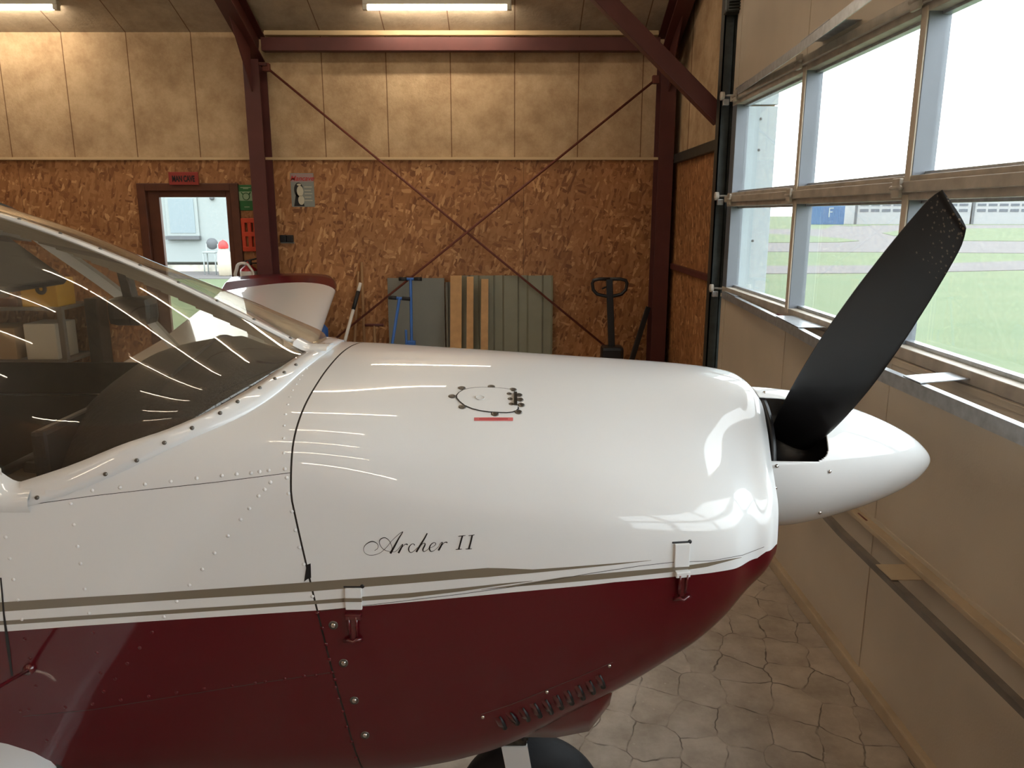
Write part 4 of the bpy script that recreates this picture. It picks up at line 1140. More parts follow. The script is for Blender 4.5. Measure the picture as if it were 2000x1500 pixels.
# --- lettering 'Archer II'
def tp(cx, cy): return 680 + cx / 6.667, 1020 + cy / 6.667
def stroke(mb, pts, n_sub=5):
    # smooth catmull through (cx,cy,w)
    E = [pts[0]] + pts + [pts[-1]]; P = []
    for i in range(1, len(E) - 2):
        for j in range(n_sub):
            t = j / n_sub
            P.append([.5 * (2 * E[i][k] + (E[i + 1][k] - E[i - 1][k]) * t + (2 * E[i - 1][k] - 5 * E[i][k] + 4 * E[i + 1][k] - E[i + 2][k]) * t * t + (3 * E[i][k] - E[i - 1][k] - 3 * E[i + 1][k] + E[i + 2][k]) * t**3) for k in range(3)])
    P.append(list(pts[-1]))
    ribbon([(*tp(p[0], p[1]), max(.0005, p[2] * .000163)) for p in P], 0, '', None, None, off=.0008, n_sub=1, mb=mb)
lt = MB()
th, md, tk_ = 5, 9, 20
for st in (
    [(345,368,5),(385,338,5),(388,290,6),(350,258,10),(300,250,13),(235,285,9),(202,340,6),(217,395,5),(270,425,6),(340,424,6),(420,395,5),(500,325,5),(560,250,5),(620,190,5),(680,140,6),(715,122,9)],
    [(715,122,8),(665,200,15),(610,300,22),(550,405,26)],
    [(610,384,5),(540,380,6),(460,350,6),(415,290,7),(410,240,9),(440,208,11),(490,203,9),(540,245,6),(568,310,6),(572,352,5)],
    [(612,382,5),(650,350,5),(700,292,7),(712,292,10),(688,340,20),(655,400,22)],
    [(690,340,5),(735,292,7),(765,284,14),(772,296,12)],
    [(866,300,12),(856,282,8),(828,284,8),(795,320,13),(790,365,14),(815,392,9),(855,376,5),(905,325,5)],
    [(1030,142,14),(1000,200,17),(945,290,20),(888,386,22)],
    [(905,350,5),(965,282,6),(998,272,9),(1000,296,16),(975,350,16),(985,380,9),(1020,365,5),(1062,330,5)],
    [(1062,334,5),(1115,312,6),(1142,280,8),(1120,262,8),(1080,288,12),(1058,338,17),(1078,377,12),(1120,366,6),(1182,312,5)],
    [(1182,306,5),(1212,264,6),(1228,264,10),(1208,310,20),(1176,366,22)],
    [(1206,320,5),(1248,268,7),(1282,258,14),(1288,270,12)],
    [(1488,176,20),(1464,262,20),(1440,350,20)], [(1435,181,8),(1485,176,10),(1530,170,6)], [(1400,354,7),(1440,350,12),(1482,349,7)],
    [(1616,168,20),(1596,255,20),(1572,345,20)], [(1566,173,7),(1615,168,10),(1646,161,8)], [(1528,348,7),(1572,345,12),(1612,344,7)]):
    stroke(lt, st)
lt.build('lettering', M['ink'], uo, merge=False)

# --- local frames and screws
def frame(px, py, off=0.0):
    p, n = HIT(px, py, off); x = (Vector((1, 0, 0)) - n * n.x).normalized(); z = n.cross(x) 
    if z.z < 0: z = -z
    return Matrix.Translation(p) @ Matrix((x, z.cross(x) if False else -n, z)).transposed().to_4x4()
def fbox(px, py, sx, sz, d0, d1, name, mat, parent, bev=.001, dx=0, dz=0):
    """box in the surface frame: sx along the body, sz up, d0..d1 outwards"""
    F = frame(px, py); q = MB(); q.box((dx - sx / 2, -d1, dz - sz / 2), (dx + sx / 2, -d0, dz + sz / 2), bev, F)
    return q.build(name, mat, parent)
def screw(px, py, r, mat, parent, washer=None, p=None, n=None, name='screw'):
    if p is None: p, n = HIT(px, py)
    q = MB()
    q.lathe([(-.002, r), (.0015, r), (.0035, r * .75), (.0045, r * .3), (.0035, r * .0)], p, n, 14)
    o = q.build(name, mat, parent)
    if washer:
        q = MB(); q.lathe([(0, r * .9), (.0012, washer), (-.001, washer * 1.05)], p, n, 20); q.build('washer', M['screw_grey'], o)
    return o
for (x, y) in ((651, 1221), (671, 1295), (692, 1368), (713, 1436)): screw(x, y, .0058, M['chrome'], lo_, .0095)
for (x, y) in ((943, 1400), (1068, 1351), (1190, 1300)): screw(x, y, .0042, M['chrome'], lo_)

# --- cowl latches
for (cx, top, bot, wd, str_y) in ((691, 1148, 1189, .034, 1170), (1331, 1061, 1106, .032, None)):
    ft = frame(cx, (top + bot) / 2); a, b = HIT(cx, top)[0], HIT(cx, bot)[0]; hgt = (a - b).length
    la = fbox(cx, (top + bot) / 2, wd, hgt, -.004, .0055, 'latch', M['white_paint'], uo, .0015)
    fbox(cx, top - 2, wd + .008, .004, -.003, .001, 'slot', M['black'], la, .001)
    q = MB(); p, n = HIT(cx + wd / 2 * 1000 * .75 + 4, top - 3); q.lathe([(0, .0045), (.0008, .0045), (.001, 0)], p, n, 12); q.build('slot_hole', M['black'], la)
    if str_y:
        fbox(cx, str_y - 1, wd + .001, .0075, -.004, .0078, 'stripe', M['taupe'], la, .0005)
    m2 = M['maroon'] if cx < 1000 else M['white_paint']
    low = M['maroon']
    y1 = bot + 14; y2 = bot + 62
    hk = fbox(cx, bot + 12, wd * .95, .012, -.002, .012, 'hinge_bar', m2, la, .002)
    for s_ in (-1, 1):
        q = MB(); F = frame(cx, bot + 32)
        q.tube([F @ Vector((s_ * .008, -.010, .024)), F @ Vector((s_ * .007, -.006, -.022))], .0028, 8)
        q.build('link_rod', low, la)
    q = MB(); F = frame(cx, bot + 35); q.box((-.0055, -.007, -.026), (.0055, -.001, .022), .002, F); q.build('clasp', low, la)
    q = MB(); F = frame(cx, bot + 58)
    q.tube([F @ Vector((-.019, -.004, -.003)), F @ Vector((-.008, -.010, .002)), F @ Vector((0, -.012, -.002)), F @ Vector((.008, -.010, .003)), F @ Vector((.018, -.004, .0))], .0038, 8)
    q.build('hook', low, la)

# --- oil door on the upper cowl
def op(cx, cy): return 850 + cx / 8, 730 + cy / 8
pts = [(1170,250),(1090,237),(1000,228),(880,222),(740,218),(620,223),(520,237),(440,258),(370,300),(335,345),(338,385),(380,435),(460,500),(580,550),(700,580),(840,600),(1000,608),(1120,612),(1210,602),(1270,578),(1295,550),(1290,520)]
pp = [op(*p) for p in pts]
od = MB()
cxy = op(820, 410); rows = []
for fr_ in (.02, .35, .7, .985):
    rows.append([HIT(cxy[0] + (p[0] - cxy[0]) * fr_, cxy[1] + (p[1] - cxy[1]) * fr_, .0016)[0] for p in pp + [op(1262, 430), op(1235, 320)]])
od.grid(rows, closed=True); odo = od.build('oil_door', M['paint'], uo)
ribbon([(*p, .003 if i < 9 else .0045) for i, p in enumerate(pp)], 0, 'door_gap', M['black'], odo, off=.0012, n_sub=3)
for (cx, cy) in ((265,355),(418,225),(878,203),(1218,250),(425,520),(935,632),(1300,600)):
    p, n = HIT(*op(cx, cy)); q = MB(); q.lathe([(0, .0088), (.0012, .0085), (.0014, .004), (.001, 0)], p, n, 18); q.build('fastener', M['screw_grey'], uo)
hg = MB(); F = frame(*op(1250, 405)); hg.box((-.004, -.006, -.028), (.004, -.001, .028), .001, F)
hgo = hg.build('hinge', M['oily'], odo)
for (cx, cy) in ((1310,335),(1325,407),(1345,490)):
    p, n = HIT(*op(cx, cy)); q = MB(); q.lathe([(0, .0088), (.0014, .008), (.002, .003), (.0015, 0)], p, n, 16); q.build('hinge_screw', M['screw_grey'], uo)
for (cx, cy) in ((1155,322),(1170,402),(1188,482)):
    p, n = HIT(*op(cx, cy), .0016); q = MB(); q.lathe([(0, .006), (.0012, .005), (.0012, 0)], p, n, 14); q.build('hinge_screw', M['screw_grey'], odo)
p, n = HIT(*op(700, 385), .0014); q = MB(); q.lathe([(.001, .011), (.0022, .0095), (.001, .008)], p, n, 24); q.build('latch_button', M['white_paint'], odo)
# red label
band([(926, 816), (960, 815.6), (1002, 816)], [(926, 822.5), (960, 822.6), (1002, 822.5)], 'placard', M['red_label'], uo, off=.0008, n=12)
band([(936, 818), (992, 818)], [(936, 820), (992, 820)], 'placard_print', M['red_print'], uo, off=.0011, n=12)
# torn dark patch by the seam
band([(599, 1103), (604, 1101), (607, 1100)], [(594, 1136), (600, 1131), (608, 1128)], 'torn_patch', M['black'], AP, off=.001, n=4)

ribbon([(2,1128,.003),(8,1200,.004),(16,1260,.007),(24,1320,.004)], 0, 'fairing_gap', M['black'], AP, off=.0008)
# --- louvre panel on the lower cowl
lp = MB()
ribbon([(940,1395),(1000,1375),(1068,1347),(1130,1322),(1197,1293)], .0012, 'louvre_panel_edge', M['screw_grey'], lo_, off=.0006)
for (xa, ya, xb, yb) in ((975,1399,985,1421),(996,1391,1010,1412),(1020,1382,1031,1405),(1043,1373,1054,1398),(1065,1366,1076,1391),(1087,1357,1096,1382),(1108,1348,1116,1373),(1129,1338,1138,1363),(1151,1329,1158,1352),(1170,1318,1177,1341)):
    q = MB(); a, na = HIT(xa, ya); b, nb = HIT(xb, yb); side = Vector((1, 0, 0)); n_ = (na + nb).normalized()
    rows = []
    for k in range(7):
        t = k / 6; c_ = a.lerp(b, t); hgt = math.sin(math.pi * t) ** .6 if 0 < t < 1 else 0
        rows.append([c_ - side * .013, c_ - side * .006 + n_ * .007 * hgt, c_ + side * .001 + n_ * .010 * hgt])
    q.grid(rows); lo2 = q.build('louvre', M['maroon'], lo_, merge=False)
    q = MB(); q.tube([a + n_ * .0015 + side * .001, (a + b) / 2 + n_ * .004 + side * .002, b + n_ * .0015 + side * .001], [.0025, .0055, .006], 6); q.build('louvre_slot', M['black'], lo2)

# --- windshield glass
ZC = pchip([-1.50,-1.242,-.95,-.761,-.575,-.525], [1.985,1.912,1.797,1.706,1.608,1.582])
E = [(-1.50,.44,1.90),(-1.2,.485,1.64),(-1.04,.515,1.44)] + [(x, l, z) for x, l, z in W_IN[::-1]]
EX = [e[0] for e in E]
LE_ = pchip(EX, [e[1] for e in E]); ZE_ = pchip(EX, [e[2] for e in E])
def ws_row(x, n=14):
    le, ze, zc = LE_(x), ZE_(x), ZC(x); out = []
    for k in range(-n, n + 1):
        a = abs(k) / n; ang = a * math.pi / 2
        l = le * math.sin(ang) ** (.95 if a else 1); 
        z = ze + (zc - ze) * (max(0.0, 1 - (l / max(le, 1e-6)) ** 2.5)) ** (1 / 1.9)
        out.append(Vector((x, YC + math.copysign(l, k), z)))
    return out
xs = frange(-1.50, -1.0, 14) + frange(-.97, -.62, 18) + [-.605,-.59,-.575,-.56,-.55,-.541,-.535,-.531,-.528]
ws = MB(); ws.grid([ws_row(x) for x in xs]); wso = ws.build('windshield', M['plexi'], AP, merge=False)
# centre strip with screws
sp = MB(); rows = []
for x in frange(-1.5, -.54, 40):
    z = ZC(x); rows.append([Vector((x, YC - .017, z - .001)), Vector((x, YC - .015, z + .0045)), Vector((x, YC + .015, z + .0045)), Vector((x, YC + .017, z - .001))])
sp.grid(rows); spo = sp.build('centre_strip', M['white_paint'], wso)
for (px, py) in ((38,433),(118,460),(196,491),(274,524),(349,558),(424,593),(496,629),(567,664)):
    d = ray(px, py); t = (YC) / d.y; x = d.x * t; z = ZC(x)
    sl = (ZC(x + .01) - ZC(x - .01)) / .02
    screw(0, 0, .0045, M['screw_grey'], spo, p=Vector((x, YC, z + .0045)), n=Vector((-sl, 0, 1)).normalized())
ib = MB()
for a_, b_ in zip(frange(-1.45, -.60, 20)[:-1], frange(-1.45, -.60, 20)[1:]):
    za_, zb_ = ZC(a_), ZC(b_)
    ib.prism([(a_, YC - .012, za_ - .004), (b_, YC - .012, zb_ - .004), (b_, YC - .012, zb_ - .034), (a_, YC - .012, za_ - .038)], (0, .024, 0))
ib.build('inner_brace', pmat('grey_brace', srgb(150, 142, 130), .6), AP)
# windshield base frame
fr_ = MB(); rows = []
def lerp_curve(C, t):
    n = len(C) - 1; i = min(int(t * n), n - 1); u = t * n - i
    p0, p1, p2, p3 = C[max(i - 1, 0)], C[i], C[i + 1], C[min(i + 2, n)]
    if i == 0: p0 = (C[1][0], -C[1][1], C[1][2])
    return tuple(.5 * (2 * p1[k] + (p2[k] - p0[k]) * u + (2 * p0[k] - 5 * p1[k] + 4 * p2[k] - p3[k]) * u * u + (3 * p1[k] - p0[k] - 3 * p2[k] + p3[k]) * u**3) for k in range(3))
NT = 60
def wr(t, side):
    a, b = lerp_curve(W_OUT, t), lerp_curve(W_IN, t); r = []
    A_, B_ = Vector((a[0], YC + side * a[1], a[2])), Vector((b[0], YC + side * b[1], b[2]))
    loc, nrm, _, _ = bvh.find_nearest(A_)
    if nrm.dot(loc - Vector((loc.x, YC, 1.2))) < 0: nrm = -nrm
    A_ = loc
    nb = (nrm + Vector((.1, 0, .1))).normalized()
    return [A_ - nrm * .002, A_ + nrm * .0035, A_.lerp(B_, .3) + nrm * .006, A_.lerp(B_, .65) + nb * .009, B_ + nb * .006, B_ - nb * .002]
rows = [wr(t, -1) for t in [1 - k / NT for k in range(NT)]] + [wr(t, 1) for t in [k / NT for k in range(NT + 1)]]
fr_.grid(rows); fro = fr_.build('windshield_frame', M['white_paint'], AP, merge=False)
fb = MB(); fb.grid([r for r in rows]); fbv = BVHTree.FromPolygons([tuple(v) for v in fb.v], fb.f)
for (cx, cy) in ((1445,783),(1388,820),(1342,850),(1268,895),(1160,962),(1075,1017),(938,1090),(803,1162),(668,1248),(515,1315),(182,1430)):
    d = ray(cx * .4, 400 + cy * .4).normalized(); loc, nrm, i, _ = fbv.ray_cast(Vector((0, 0, CAM_H)), d)
    if loc is None: loc, nrm = HIT(cx * .4, 400 + cy * .4, .004)
    if nrm.dot(d) > 0: nrm = -nrm
    screw(0, 0, .0043, M['screw_grey'], fro, p=loc, n=nrm)
# small cover plate where the strip meets the frame
q = MB(); rows = []
for x in frange(-.56, -.475, 8):
    z = (ZC(x) if x < -.53 else 1.586) + .010
    rows.append([Vector((x, YC - .045, z - .008)), Vector((x, YC - .035, z)), Vector((x, YC, z + .003)), Vector((x, YC + .035, z)), Vector((x, YC + .045, z - .008))])
q.grid(rows); q.build('strip_cover', M['white_paint'], fro)

# --- roof and cabin sides behind the windshield
rf = MB()
RX = [-3.3, -2.9, -2.3, -1.8, -1.50]; RZ = [1.66, 1.86, 2.03, 2.05, 1.985]; RL = [.30, .36, .42, .45, .44]; RE = [1.60, 1.72, 1.88, 1.93, 1.90]
fz, fl, fe = pchip(RX, RZ), pchip(RX, RL), pchip(RX, RE)
rows = []
for x in frange(-3.3, -1.49, 30):
    r = []
    for k in range(-10, 11):
        a = abs(k) / 10; l = fl(x) * math.sin(a * math.pi / 2)
        r.append(Vector((x, YC + math.copysign(l, k), fe(x) + (fz(x) - fe(x)) * max(0, 1 - (l / fl(x)) ** 2.5) ** (1 / 1.9))))
    rows.append(r)
rf.grid(rows); rf.build('cabin_roof', M['white_paint'], AP)
for s_ in (-1, 1):
    bl = pchip([-3.2, -1.9, -.95], [.445, .56, .548])
    def sidep(x, t): 
        l0, z0 = bl(x), 1.352; l1, z1 = fl(x), fe(x)
        if x > -1.5: l1, z1 = LE_(x), ZE_(x)
        return Vector((x, YC + s_ * (l0 + (l1 - l0) * t + .02 * math.sin(math.pi * t)), z0 + (z1 - z0) * t))
    q = MB()
    for (xa, xb, ta, tb) in ((-3.2, -2.75, 0, 1), (-1.95, -1.85, 0, 1), (-2.75, -1.95, 0, .12), (-2.75, -1.95, .88, 1), (-1.85, -1.10, 0, .1), (-1.85, -1.5, .9, 1), (-1.10, -1.03, 0, 1), (-1.03, -.955, 0, 1)):
        q.grid([[sidep(x, t) for t in frange(ta, tb, 4)] for x in frange(xa, xb, 8)])
    # windshield pillar
    q.grid([[Vector((x, YC + s_ * (LE_(x) + .004), ZE_(x) + d)) for d in (-.04, .0, .012)] for x in frange(-1.50, -1.02, 16)])
    q.build('cabin_side', M['white_paint'], AP, merge=False)
    for (xa, xb) in ((-2.75, -1.95), (-1.85, -1.10)):
        q = MB(); q.grid([[sidep(x, t) for t in frange(.08, .92, 6)] for x in frange(xa, xb, 8)]); q.build('side_window', M['plexi'], AP, merge=False)

# --- cabin interior
q = MB(); q.box((-3.0, YC - .47, .80), (-.50, YC + .47, .86), .01); q.build('cabin_floor', M['trim_dark'], AP)
for s_ in (-1, 1):
    q = MB(); q.box((-3.0, YC + s_ * .50 - .008, .82), (-.50, YC + s_ * .50 + .008, 1.345), .004); q.box((-3.0, YC + s_ * .495 - .004, 1.35), (-1.14, YC + s_ * .495 + .004, 1.455), .002); q.build('side_trim', M['trim_dark'], AP)
q = MB(); q.box((-.52, YC - .49, .82), (-.50, YC + .49, 1.45), .004); q.build('firewall_cover', M['black'], AP)
q = MB(); rows = []
gl_l = pchip([-1.02,-.85,-.7,-.62,-.565], [.46,.47,.455,.41,.31]); gl_z = pchip([-1.02,-.98,-.9,-.75,-.565], [1.50,1.53,1.555,1.575,1.565])
for x in [-.565,-.58,-.60,-.62,-.65,-.70,-.76,-.82,-.88,-.93,-.965,-.99,-1.005,-1.012]:
    r = []
    for k in range(-12, 13):
        a = k / 12; l = gl_l(x); z = gl_z(x)
        hump = .028 * math.exp(-((a - .25) / .35) ** 2) * (1 if x < -.7 else 0)
        r.append(Vector((x + .05 * a * a * (1 if x < -.9 else 0), YC + a * l, z - .17 * abs(a) ** 3.2 + hump)))
    rows.append(r)
low = [Vector((v.x + .02, v.y, v.z - .05)) for v in rows[-1]]
rows.append(low); q.grid(rows)
glo = q.build('glareshield', M['glare'], AP)
q = MB()
for x in (-.80,):
    q.tube([Vector((x, YC + a * .44, gl_z(x) - .17 * abs(a) ** 3.2 + .028 * math.exp(-((a - .25) / .35) ** 2) + .002)) for a in [k / 12 for k in range(-11, 12)]], .006, 6)
q.build('seam_piping', M['black'], glo)
q = MB(); q.box((-1.0, YC - .45, 1.10), (-.97, YC + .45, 1.49), .01); pn = q.build('instrument_panel', M['black_paint'], AP)
for i, (yy, zz) in enumerate(((.33,1.38),(.22,1.38),(.11,1.38),(.33,1.26),(.22,1.26),(.11,1.26),(-.3,1.36),(-.2,1.36))):
    q = MB(); q.lathe([(0, .04), (.008, .04), (.01, .036), (.006, .03), (.006, 0)], (-1.0, YC + yy, zz), (-1, 0, 0), 18); q.build('gauge', M['screw_grey'], pn)
def seat(xc, yc, lab=None):
    q = MB(); q.box((xc - .24, yc - .21, 1.0), (xc + .24, yc + .21, 1.12), .04); b = q.build('seat_cushion', M['seat'], AP)
    q = MB(); q.beam((xc - .22, yc, 1.08), (xc - .36, yc, 1.62), .40, .10, (1, 0, 0), .04); q.build('seat_back', M['seat'], AP)
    q = MB(); q.beam((xc - .38, yc, 1.66), (xc - .42, yc, 1.80), .24, .08, (1, 0, 0), .03); q.build('head_rest', M['trim_dark'], AP)
    q = MB(); q.box((xc - .2, yc - .18, .86), (xc + .2, yc + .18, 1.0), .02); q.build('seat_base', M['trim_dark'], AP)
for yy in (YC - .23, YC + .23): seat(-1.50, yy); 
q = MB(); q.box((-2.75, YC - .42, 1.0), (-2.3, YC + .42, 1.14), .04); q.build('rear_bench', M['seat'], AP)
for s_ in (-1, 1):
    q = MB(); q.lathe([(0, .0), (.02, .03), (.05, .02)], (-1.02, YC + s_ * .23, 1.32), (-1, 0, 0), 12)
    q.tube([(-1.0, YC + s_ * .23, 1.32), (-1.16, YC + s_ * .23, 1.34)], .014, 10)
    pts = [(-1.17, YC + s_ * .23 + .15 * math.sin(a), 1.35 + .10 * math.cos(a)) for a in [k / 20 * 2 * math.pi for k in range(3, 18)]]
    q.tube(pts, .014, 8); q.tube([(-1.17, YC + s_ * .23 - .12, 1.35), (-1.17, YC + s_ * .23 + .12, 1.35)], .012, 8); q.build('control_yoke', M['black'], AP)
# sun visor and compass seen through the glass
vc = at(20, 505, Y=YC - .12)
q = MB(); q.beam(at(-60, 470, Y=YC - .2), at(68, 560, Y=YC - .2), .26, .018, (.5, 0, 1), .006)
q.build('sun_visor', M['black'], AP)
cb = at(262, 600, Y=YC + .01)
q = MB(); q.box((cb.x - .055, cb.y - .04, cb.z - .045), (cb.x + .05, cb.y + .04, cb.z + .028), .02); cpo = q.build('compass', M['black_paint'], AP)
q = MB(); q.beam((cb.x - .005, cb.y, cb.z + .02), (cb.x - .02, cb.y, ZC(cb.x - .02) - .004), .035, .025, (1, 0, 0), .004); q.build('compass_bracket', M['black_paint'], cpo)
# --- spinner, prop
HZ = 1.296
SPX = Vector((1, 0, -.02)).normalized()
HO = Vector((0, YC, HZ + .0095))
BD = Vector((0, -.68, .63)).normalized()
prof = [(.634,.188),(.655,.187),(.69,.185),(.74,.180),(.80,.168),(.86,.152),(.92,.133),(.966,.116),(1.01,.097),(1.049,.077),(1.08,.057),(1.104,.036),(1.118,.020),(1.125,.008),(1.127,0)]
pf = pchip([p[0] for p in prof], [p[1] for p in prof])
xs = frange(.634, .80, 66) + frange(.81, 1.05, 24) + frange(1.057, 1.12, 14) + [1.1235, 1.1262, 1.127]
e1 = BD; e2 = SPX.cross(e1).normalized()
NA = 288
sp_ = MB(); vs = []; fs = []
for x in xs:
    for k in range(NA):
        a = 2 * math.pi * k / NA; vs.append(HO + SPX * x + (e1 * math.cos(a) + e2 * math.sin(a)) * max(pf(x), 1e-5))
def in_cut(x, a):
    a = (a + math.pi / 2) % math.pi - math.pi / 2       # both blades
    ha, xe = R(28.5), .785
    if abs(a) > ha or x > xe: return False
    cr = .035; dx = x - (xe - cr); da = (abs(a) - (ha - cr / .18)) * .18
    if dx > 0 and da > 0 and dx * dx + da * da > cr * cr: return False
    return True
for i in range(len(xs) - 1):
    for k in range(NA):
        if in_cut((xs[i] + xs[i + 1]) / 2, 2 * math.pi * (k + .5) / NA): continue
        k2 = (k + 1) % NA; fs.append([i * NA + k, i * NA + k2, (i + 1) * NA + k2, (i + 1) * NA + k])
sp_.add(vs, fs, True); spn = sp_.build('spinner', M['white_paint'], AP)
so = spn.modifiers.new('thickness', 'SOLIDIFY'); so.thickness = .003; so.offset = -1
q = MB(); q.lathe([(.636, .0), (.636, .182), (.650, .182), (.650, .0)], HO, SPX, 48); q.build('spinner_backplate', M['black_paint'], AP)
q = MB(); q.lathe([(.58, .0), (.58, .145), (.628, .145), (.628, .10)], HO, SPX, 60); q.build('ring_gear', M['dark_metal'], AP)
q = MB(); q.lathe([(.66, .0), (.66, .075), (.83, .075), (.86, .04), (.86, 0)], HO, SPX, 32); q.build('propeller_hub', M['black_paint'], AP)
q = MB(); q.lathe([(.835, .0), (.835, .14), (.838, .14), (.838, 0)], HO, SPX, 48); q.build('spinner_bulkhead', M['black_paint'], AP)
sbv = BVHTree.FromPolygons([tuple(v) for v in sp_.v], sp_.f)
for (px, py) in ((1517,910),(1514,953),(1508,988),(1620,921),(1601,1001),(1484,752),(1493,767)):
    d = ray(px, py).normalized(); loc, nrm, i_, _ = sbv.ray_cast(Vector((0, 0, CAM_H)), d)
    if loc is None: continue
    if nrm.dot(d) > 0: nrm = -nrm
    screw(0, 0, .0048, M['chrome'], spn, p=loc, n=nrm)
    ax = HO + SPX * (loc - HO).dot(SPX); r_ = loc - ax; n2 = nrm - SPX * nrm.dot(SPX)
    screw(0, 0, .0048, M['chrome'], spn, p=ax - r_, n=(SPX * nrm.dot(SPX) - n2))
BX = .728
ST = [(.06,.105,68,.030),(.12,.118,60,.030),(.18,.128,52,.024),(.26,.138,44,.019),(.36,.147,37,.016),(.48,.152,31,.0135),(.60,.148,26,.0115),(.72,.137,22,.010),(.80,.125,20,.009),(.86,.113,18.5,.008),(.90,.100,18,.007),(.925,.078,18,.006)]
for sg in (1, -1):
    bd = BD * sg; ct = bd.cross(Vector((1, 0, 0))).normalized()
    if (ct.z < 0) == (sg > 0): ct = -ct
    q = MB(); rows = []
    SF = [pchip([s[0] for s in ST], [s[i] for s in ST]) for i in (1, 2, 3)]
    for r_ in frange(.06, .925, 60):
        c, be, th_ = SF[0](r_), R(SF[1](r_)), SF[2](r_)
        cd = ct * math.cos(be) - Vector((1, 0, 0)) * math.sin(be)      # towards the trailing edge
        nd = bd.cross(cd).normalized()
        r = []
        tipk = max(0.0, (r_ - .86) / .065)
        for k in range(28):
            a = 2 * math.pi * k / 28
            u = math.cos(a); v = math.sin(a) * (1 - .45 * u) * (.5 + .5 * math.sqrt(max(0, 1 - u * u)) )
            cu = u * c * .5
            r.append(HO + SPX * 0 + Vector((BX, 0, 0)) + bd * (r_ + tipk * .012 * (u + 1) * .5) + cd * cu + nd * v * th_ * .5)
        rows.append(r)
    q.grid(rows, closed=True); q.add(rows[-1], [list(range(28))]); q.add(rows[0], [list(range(28))])
    q.build('propeller_blade', M['blade'] if 'blade' in M else M['black_gloss'], AP)

# --- wings
def wing(side):
    ST = [(.46,-.985,1.7,.735,.215),(1.1,-1.04,1.6,.80,.205),(2.0,-1.14,1.42,.885,.195),(3.52,-1.40,1.14,1.04,.175),(4.6,-1.55,1.06,1.18,.17),(5.0,-1.60,1.05,1.24,.15),(5.12,-1.62,1.02,1.31,.12),(5.19,-1.68,.92,1.36,.06)]
    rows = []
    for (l, xle, ch_, z, th_) in ST:
        r = []
        for k in range(40):
            a = 2 * math.pi * k / 40; u = .5 * (1 - math.cos(a)); 
            yt = 5 * (.2969 * math.sqrt(u) - .126 * u - .3516 * u * u + .2843 * u**3 - .1036 * u**4) * th_
            zz = z + (yt * 1.15 if a <= math.pi else -yt * .75)
            r.append(Vector((xle - u * ch_, YC + side * l, zz)))
        rows.append(r)
    q = MB(); q.grid(rows[:6], closed=True); o = q.build('wing', M['white_paint'], AP)
    q = MB(); q.grid(rows[5:], closed=True); q.add(rows[-1], [list(range(40))]); q.build('wing_tip', M['maroon'], o)
    # rubber seal at the root
    if side < 0:
        q = MB(); q.tube([a_.lerp(b_, .09) + Vector((.004, 0, .004)) for a_, b_ in zip(rows[0][0:19], rows[1][0:19])], .009, 8); q.build('root_seal', M['seal'], o)
    return o
wing(1); wing(-1)
# entry step strut / small rod at the left edge of the picture
a, n_ = HIT(58, 1306); b = at(-60, 1375, Y=a.y - .16)
q = MB(); q.tube([a + n_ * .004, b], .004, 8); q.lathe([(0, .012), (.006, .012), (.009, .004)], a, n_, 14); q.build('drain_rod', M['maroon'], AP)

# --- nose gear
gx = .055
q = MB(); tor = []
RW, rt = .152, .066
for k in range(64):
    a = 2 * math.pi * k / 64
    ring = []
    for j in range(20):
        b_ = 2 * math.pi * j / 20
        rr = RW + rt * math.cos(b_) * (1.0 if math.cos(b_) > 0 else .75); yy = rt * 1.0 * math.sin(b_)
        ring.append(Vector((gx + rr * math.cos(a), YC + yy, .208 + rr * math.sin(a))))
    tor.append(ring)
tor.append(tor[0]); q.grid(tor, closed=True); wh = q.build('tyre', M['tyre'], AP)
q = MB(); q.lathe([(-.05, 0), (-.05, .10), (-.03, .105), (.03, .105), (.05, .10), (.05, 0)], (gx, YC, .208), (0, 1, 0), 32); q.build('wheel_hub', M['white_paint'], wh)
for s_ in (-1, 1):
    q = MB(); q.prism([(gx - .035, YC + s_ * .088, .18), (gx + .035, YC + s_ * .088, .18), (gx - .012, YC + s_ * .088, .475), (gx - .085, YC + s_ * .088, .475)], (0, s_ * .014, 0)); q.build('fork_leg', M['white_paint'], AP)
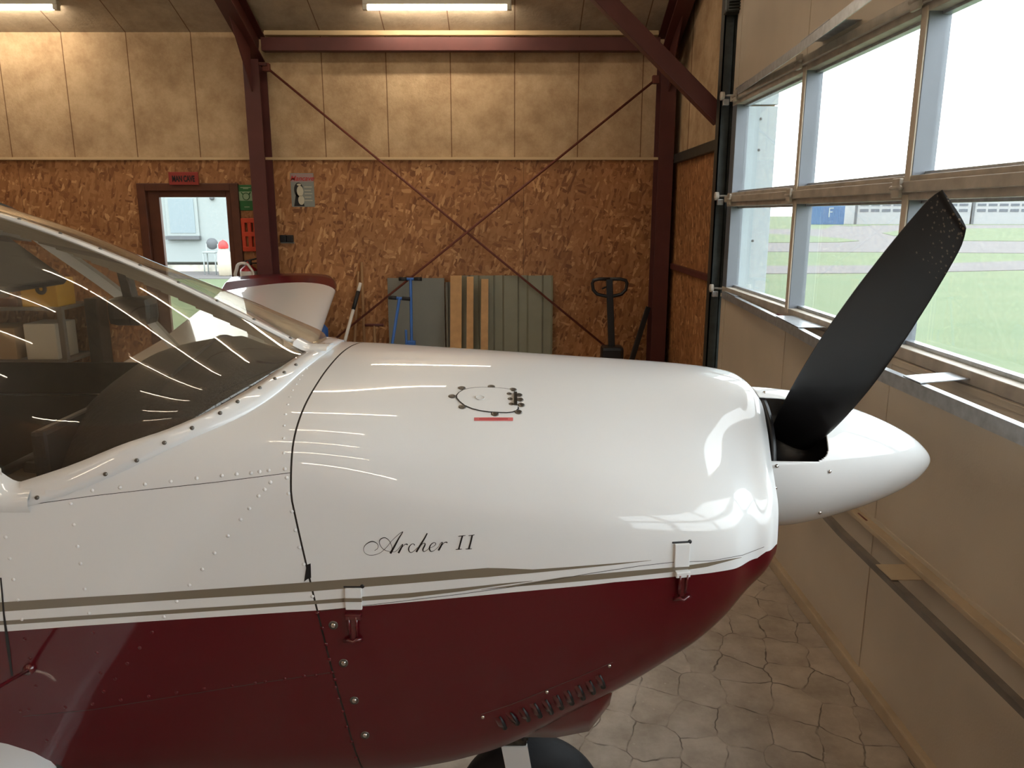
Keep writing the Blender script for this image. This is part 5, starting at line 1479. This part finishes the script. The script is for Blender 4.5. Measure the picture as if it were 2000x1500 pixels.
q = MB(); q.box((gx - .088, YC - .1, .47), (gx - .012, YC + .1, .505), .012); q.build('fork_crown', M['oily'], AP)
q = MB(); q.lathe([(0, .035), (.12, .035), (.121, .05), (.2, .05)], (gx - .035, YC, .52), (-.1, 0, 1), 24); q.build('oleo_strut', M['chrome'], AP)
q = MB(); q.lathe([(0, .05), (.16, .05)], (gx - .05, YC, .70), (-.1, 0, 1), 24); q.build('strut_housing', M['oily'], AP)
for (x0, z0, x1, z1) in ((gx - .10, .50, gx - .16, .62), (gx - .16, .62, gx - .08, .74)):
    q = MB(); q.beam((x0 + .05, YC - .05, z0), (x1 + .03, YC - .05, z1), .03, .02, (0, 1, 0), .004); q.build('torque_link', M['oily'], AP)
q = MB(); q.box((gx - .075, YC - .11, .505), (gx - .02, YC - .03, .565), .012); q.lathe([(0, .012), (.02, .012), (.024, 0)], (gx - .045, YC - .11, .535), (0, -1, 0), 12); q.build('steering_clamp', M['oily'], AP)
q = MB(); q.tube([(gx - .02, YC - .1, .50), (gx - .02, YC - .1, .64)], .012, 10); q.build('shimmy_damper', M['black_paint'], AP)
q = MB(); q.tube([(gx - .13, YC - .1, .56), (gx - .07, YC - .105, .53), (gx - .03, YC - .1, .60)], .012, 8); q.build('hydraulic_line', M['oily'], AP)
# main wheels under the wings
for s_ in (-1, 1):
    tor = []
    for k in range(40):
        a = 2 * math.pi * k / 40
        tor.append([Vector((-1.85 + (.15 + .07 * math.cos(2 * math.pi * j / 14)) * math.cos(a), YC + s_ * 1.55 + .075 * math.sin(2 * math.pi * j / 14), .22 + (.15 + .07 * math.cos(2 * math.pi * j / 14)) * math.sin(a))) for j in range(14)])
    tor.append(tor[0]); q = MB(); q.grid(tor, closed=True); q.lathe([(-.04, 0), (-.04, .1), (.04, .1), (.04, 0)], (-1.85, YC + s_ * 1.55, .22), (0, 1, 0), 20)
    q.build('main_wheel', M['tyre'], AP)
    q = MB(); q.tube([(-1.85, YC + s_ * 1.45, .22), (-1.85, YC + s_ * 1.45, .85)], .03, 12); q.build('main_strut', M['white_paint'], AP)
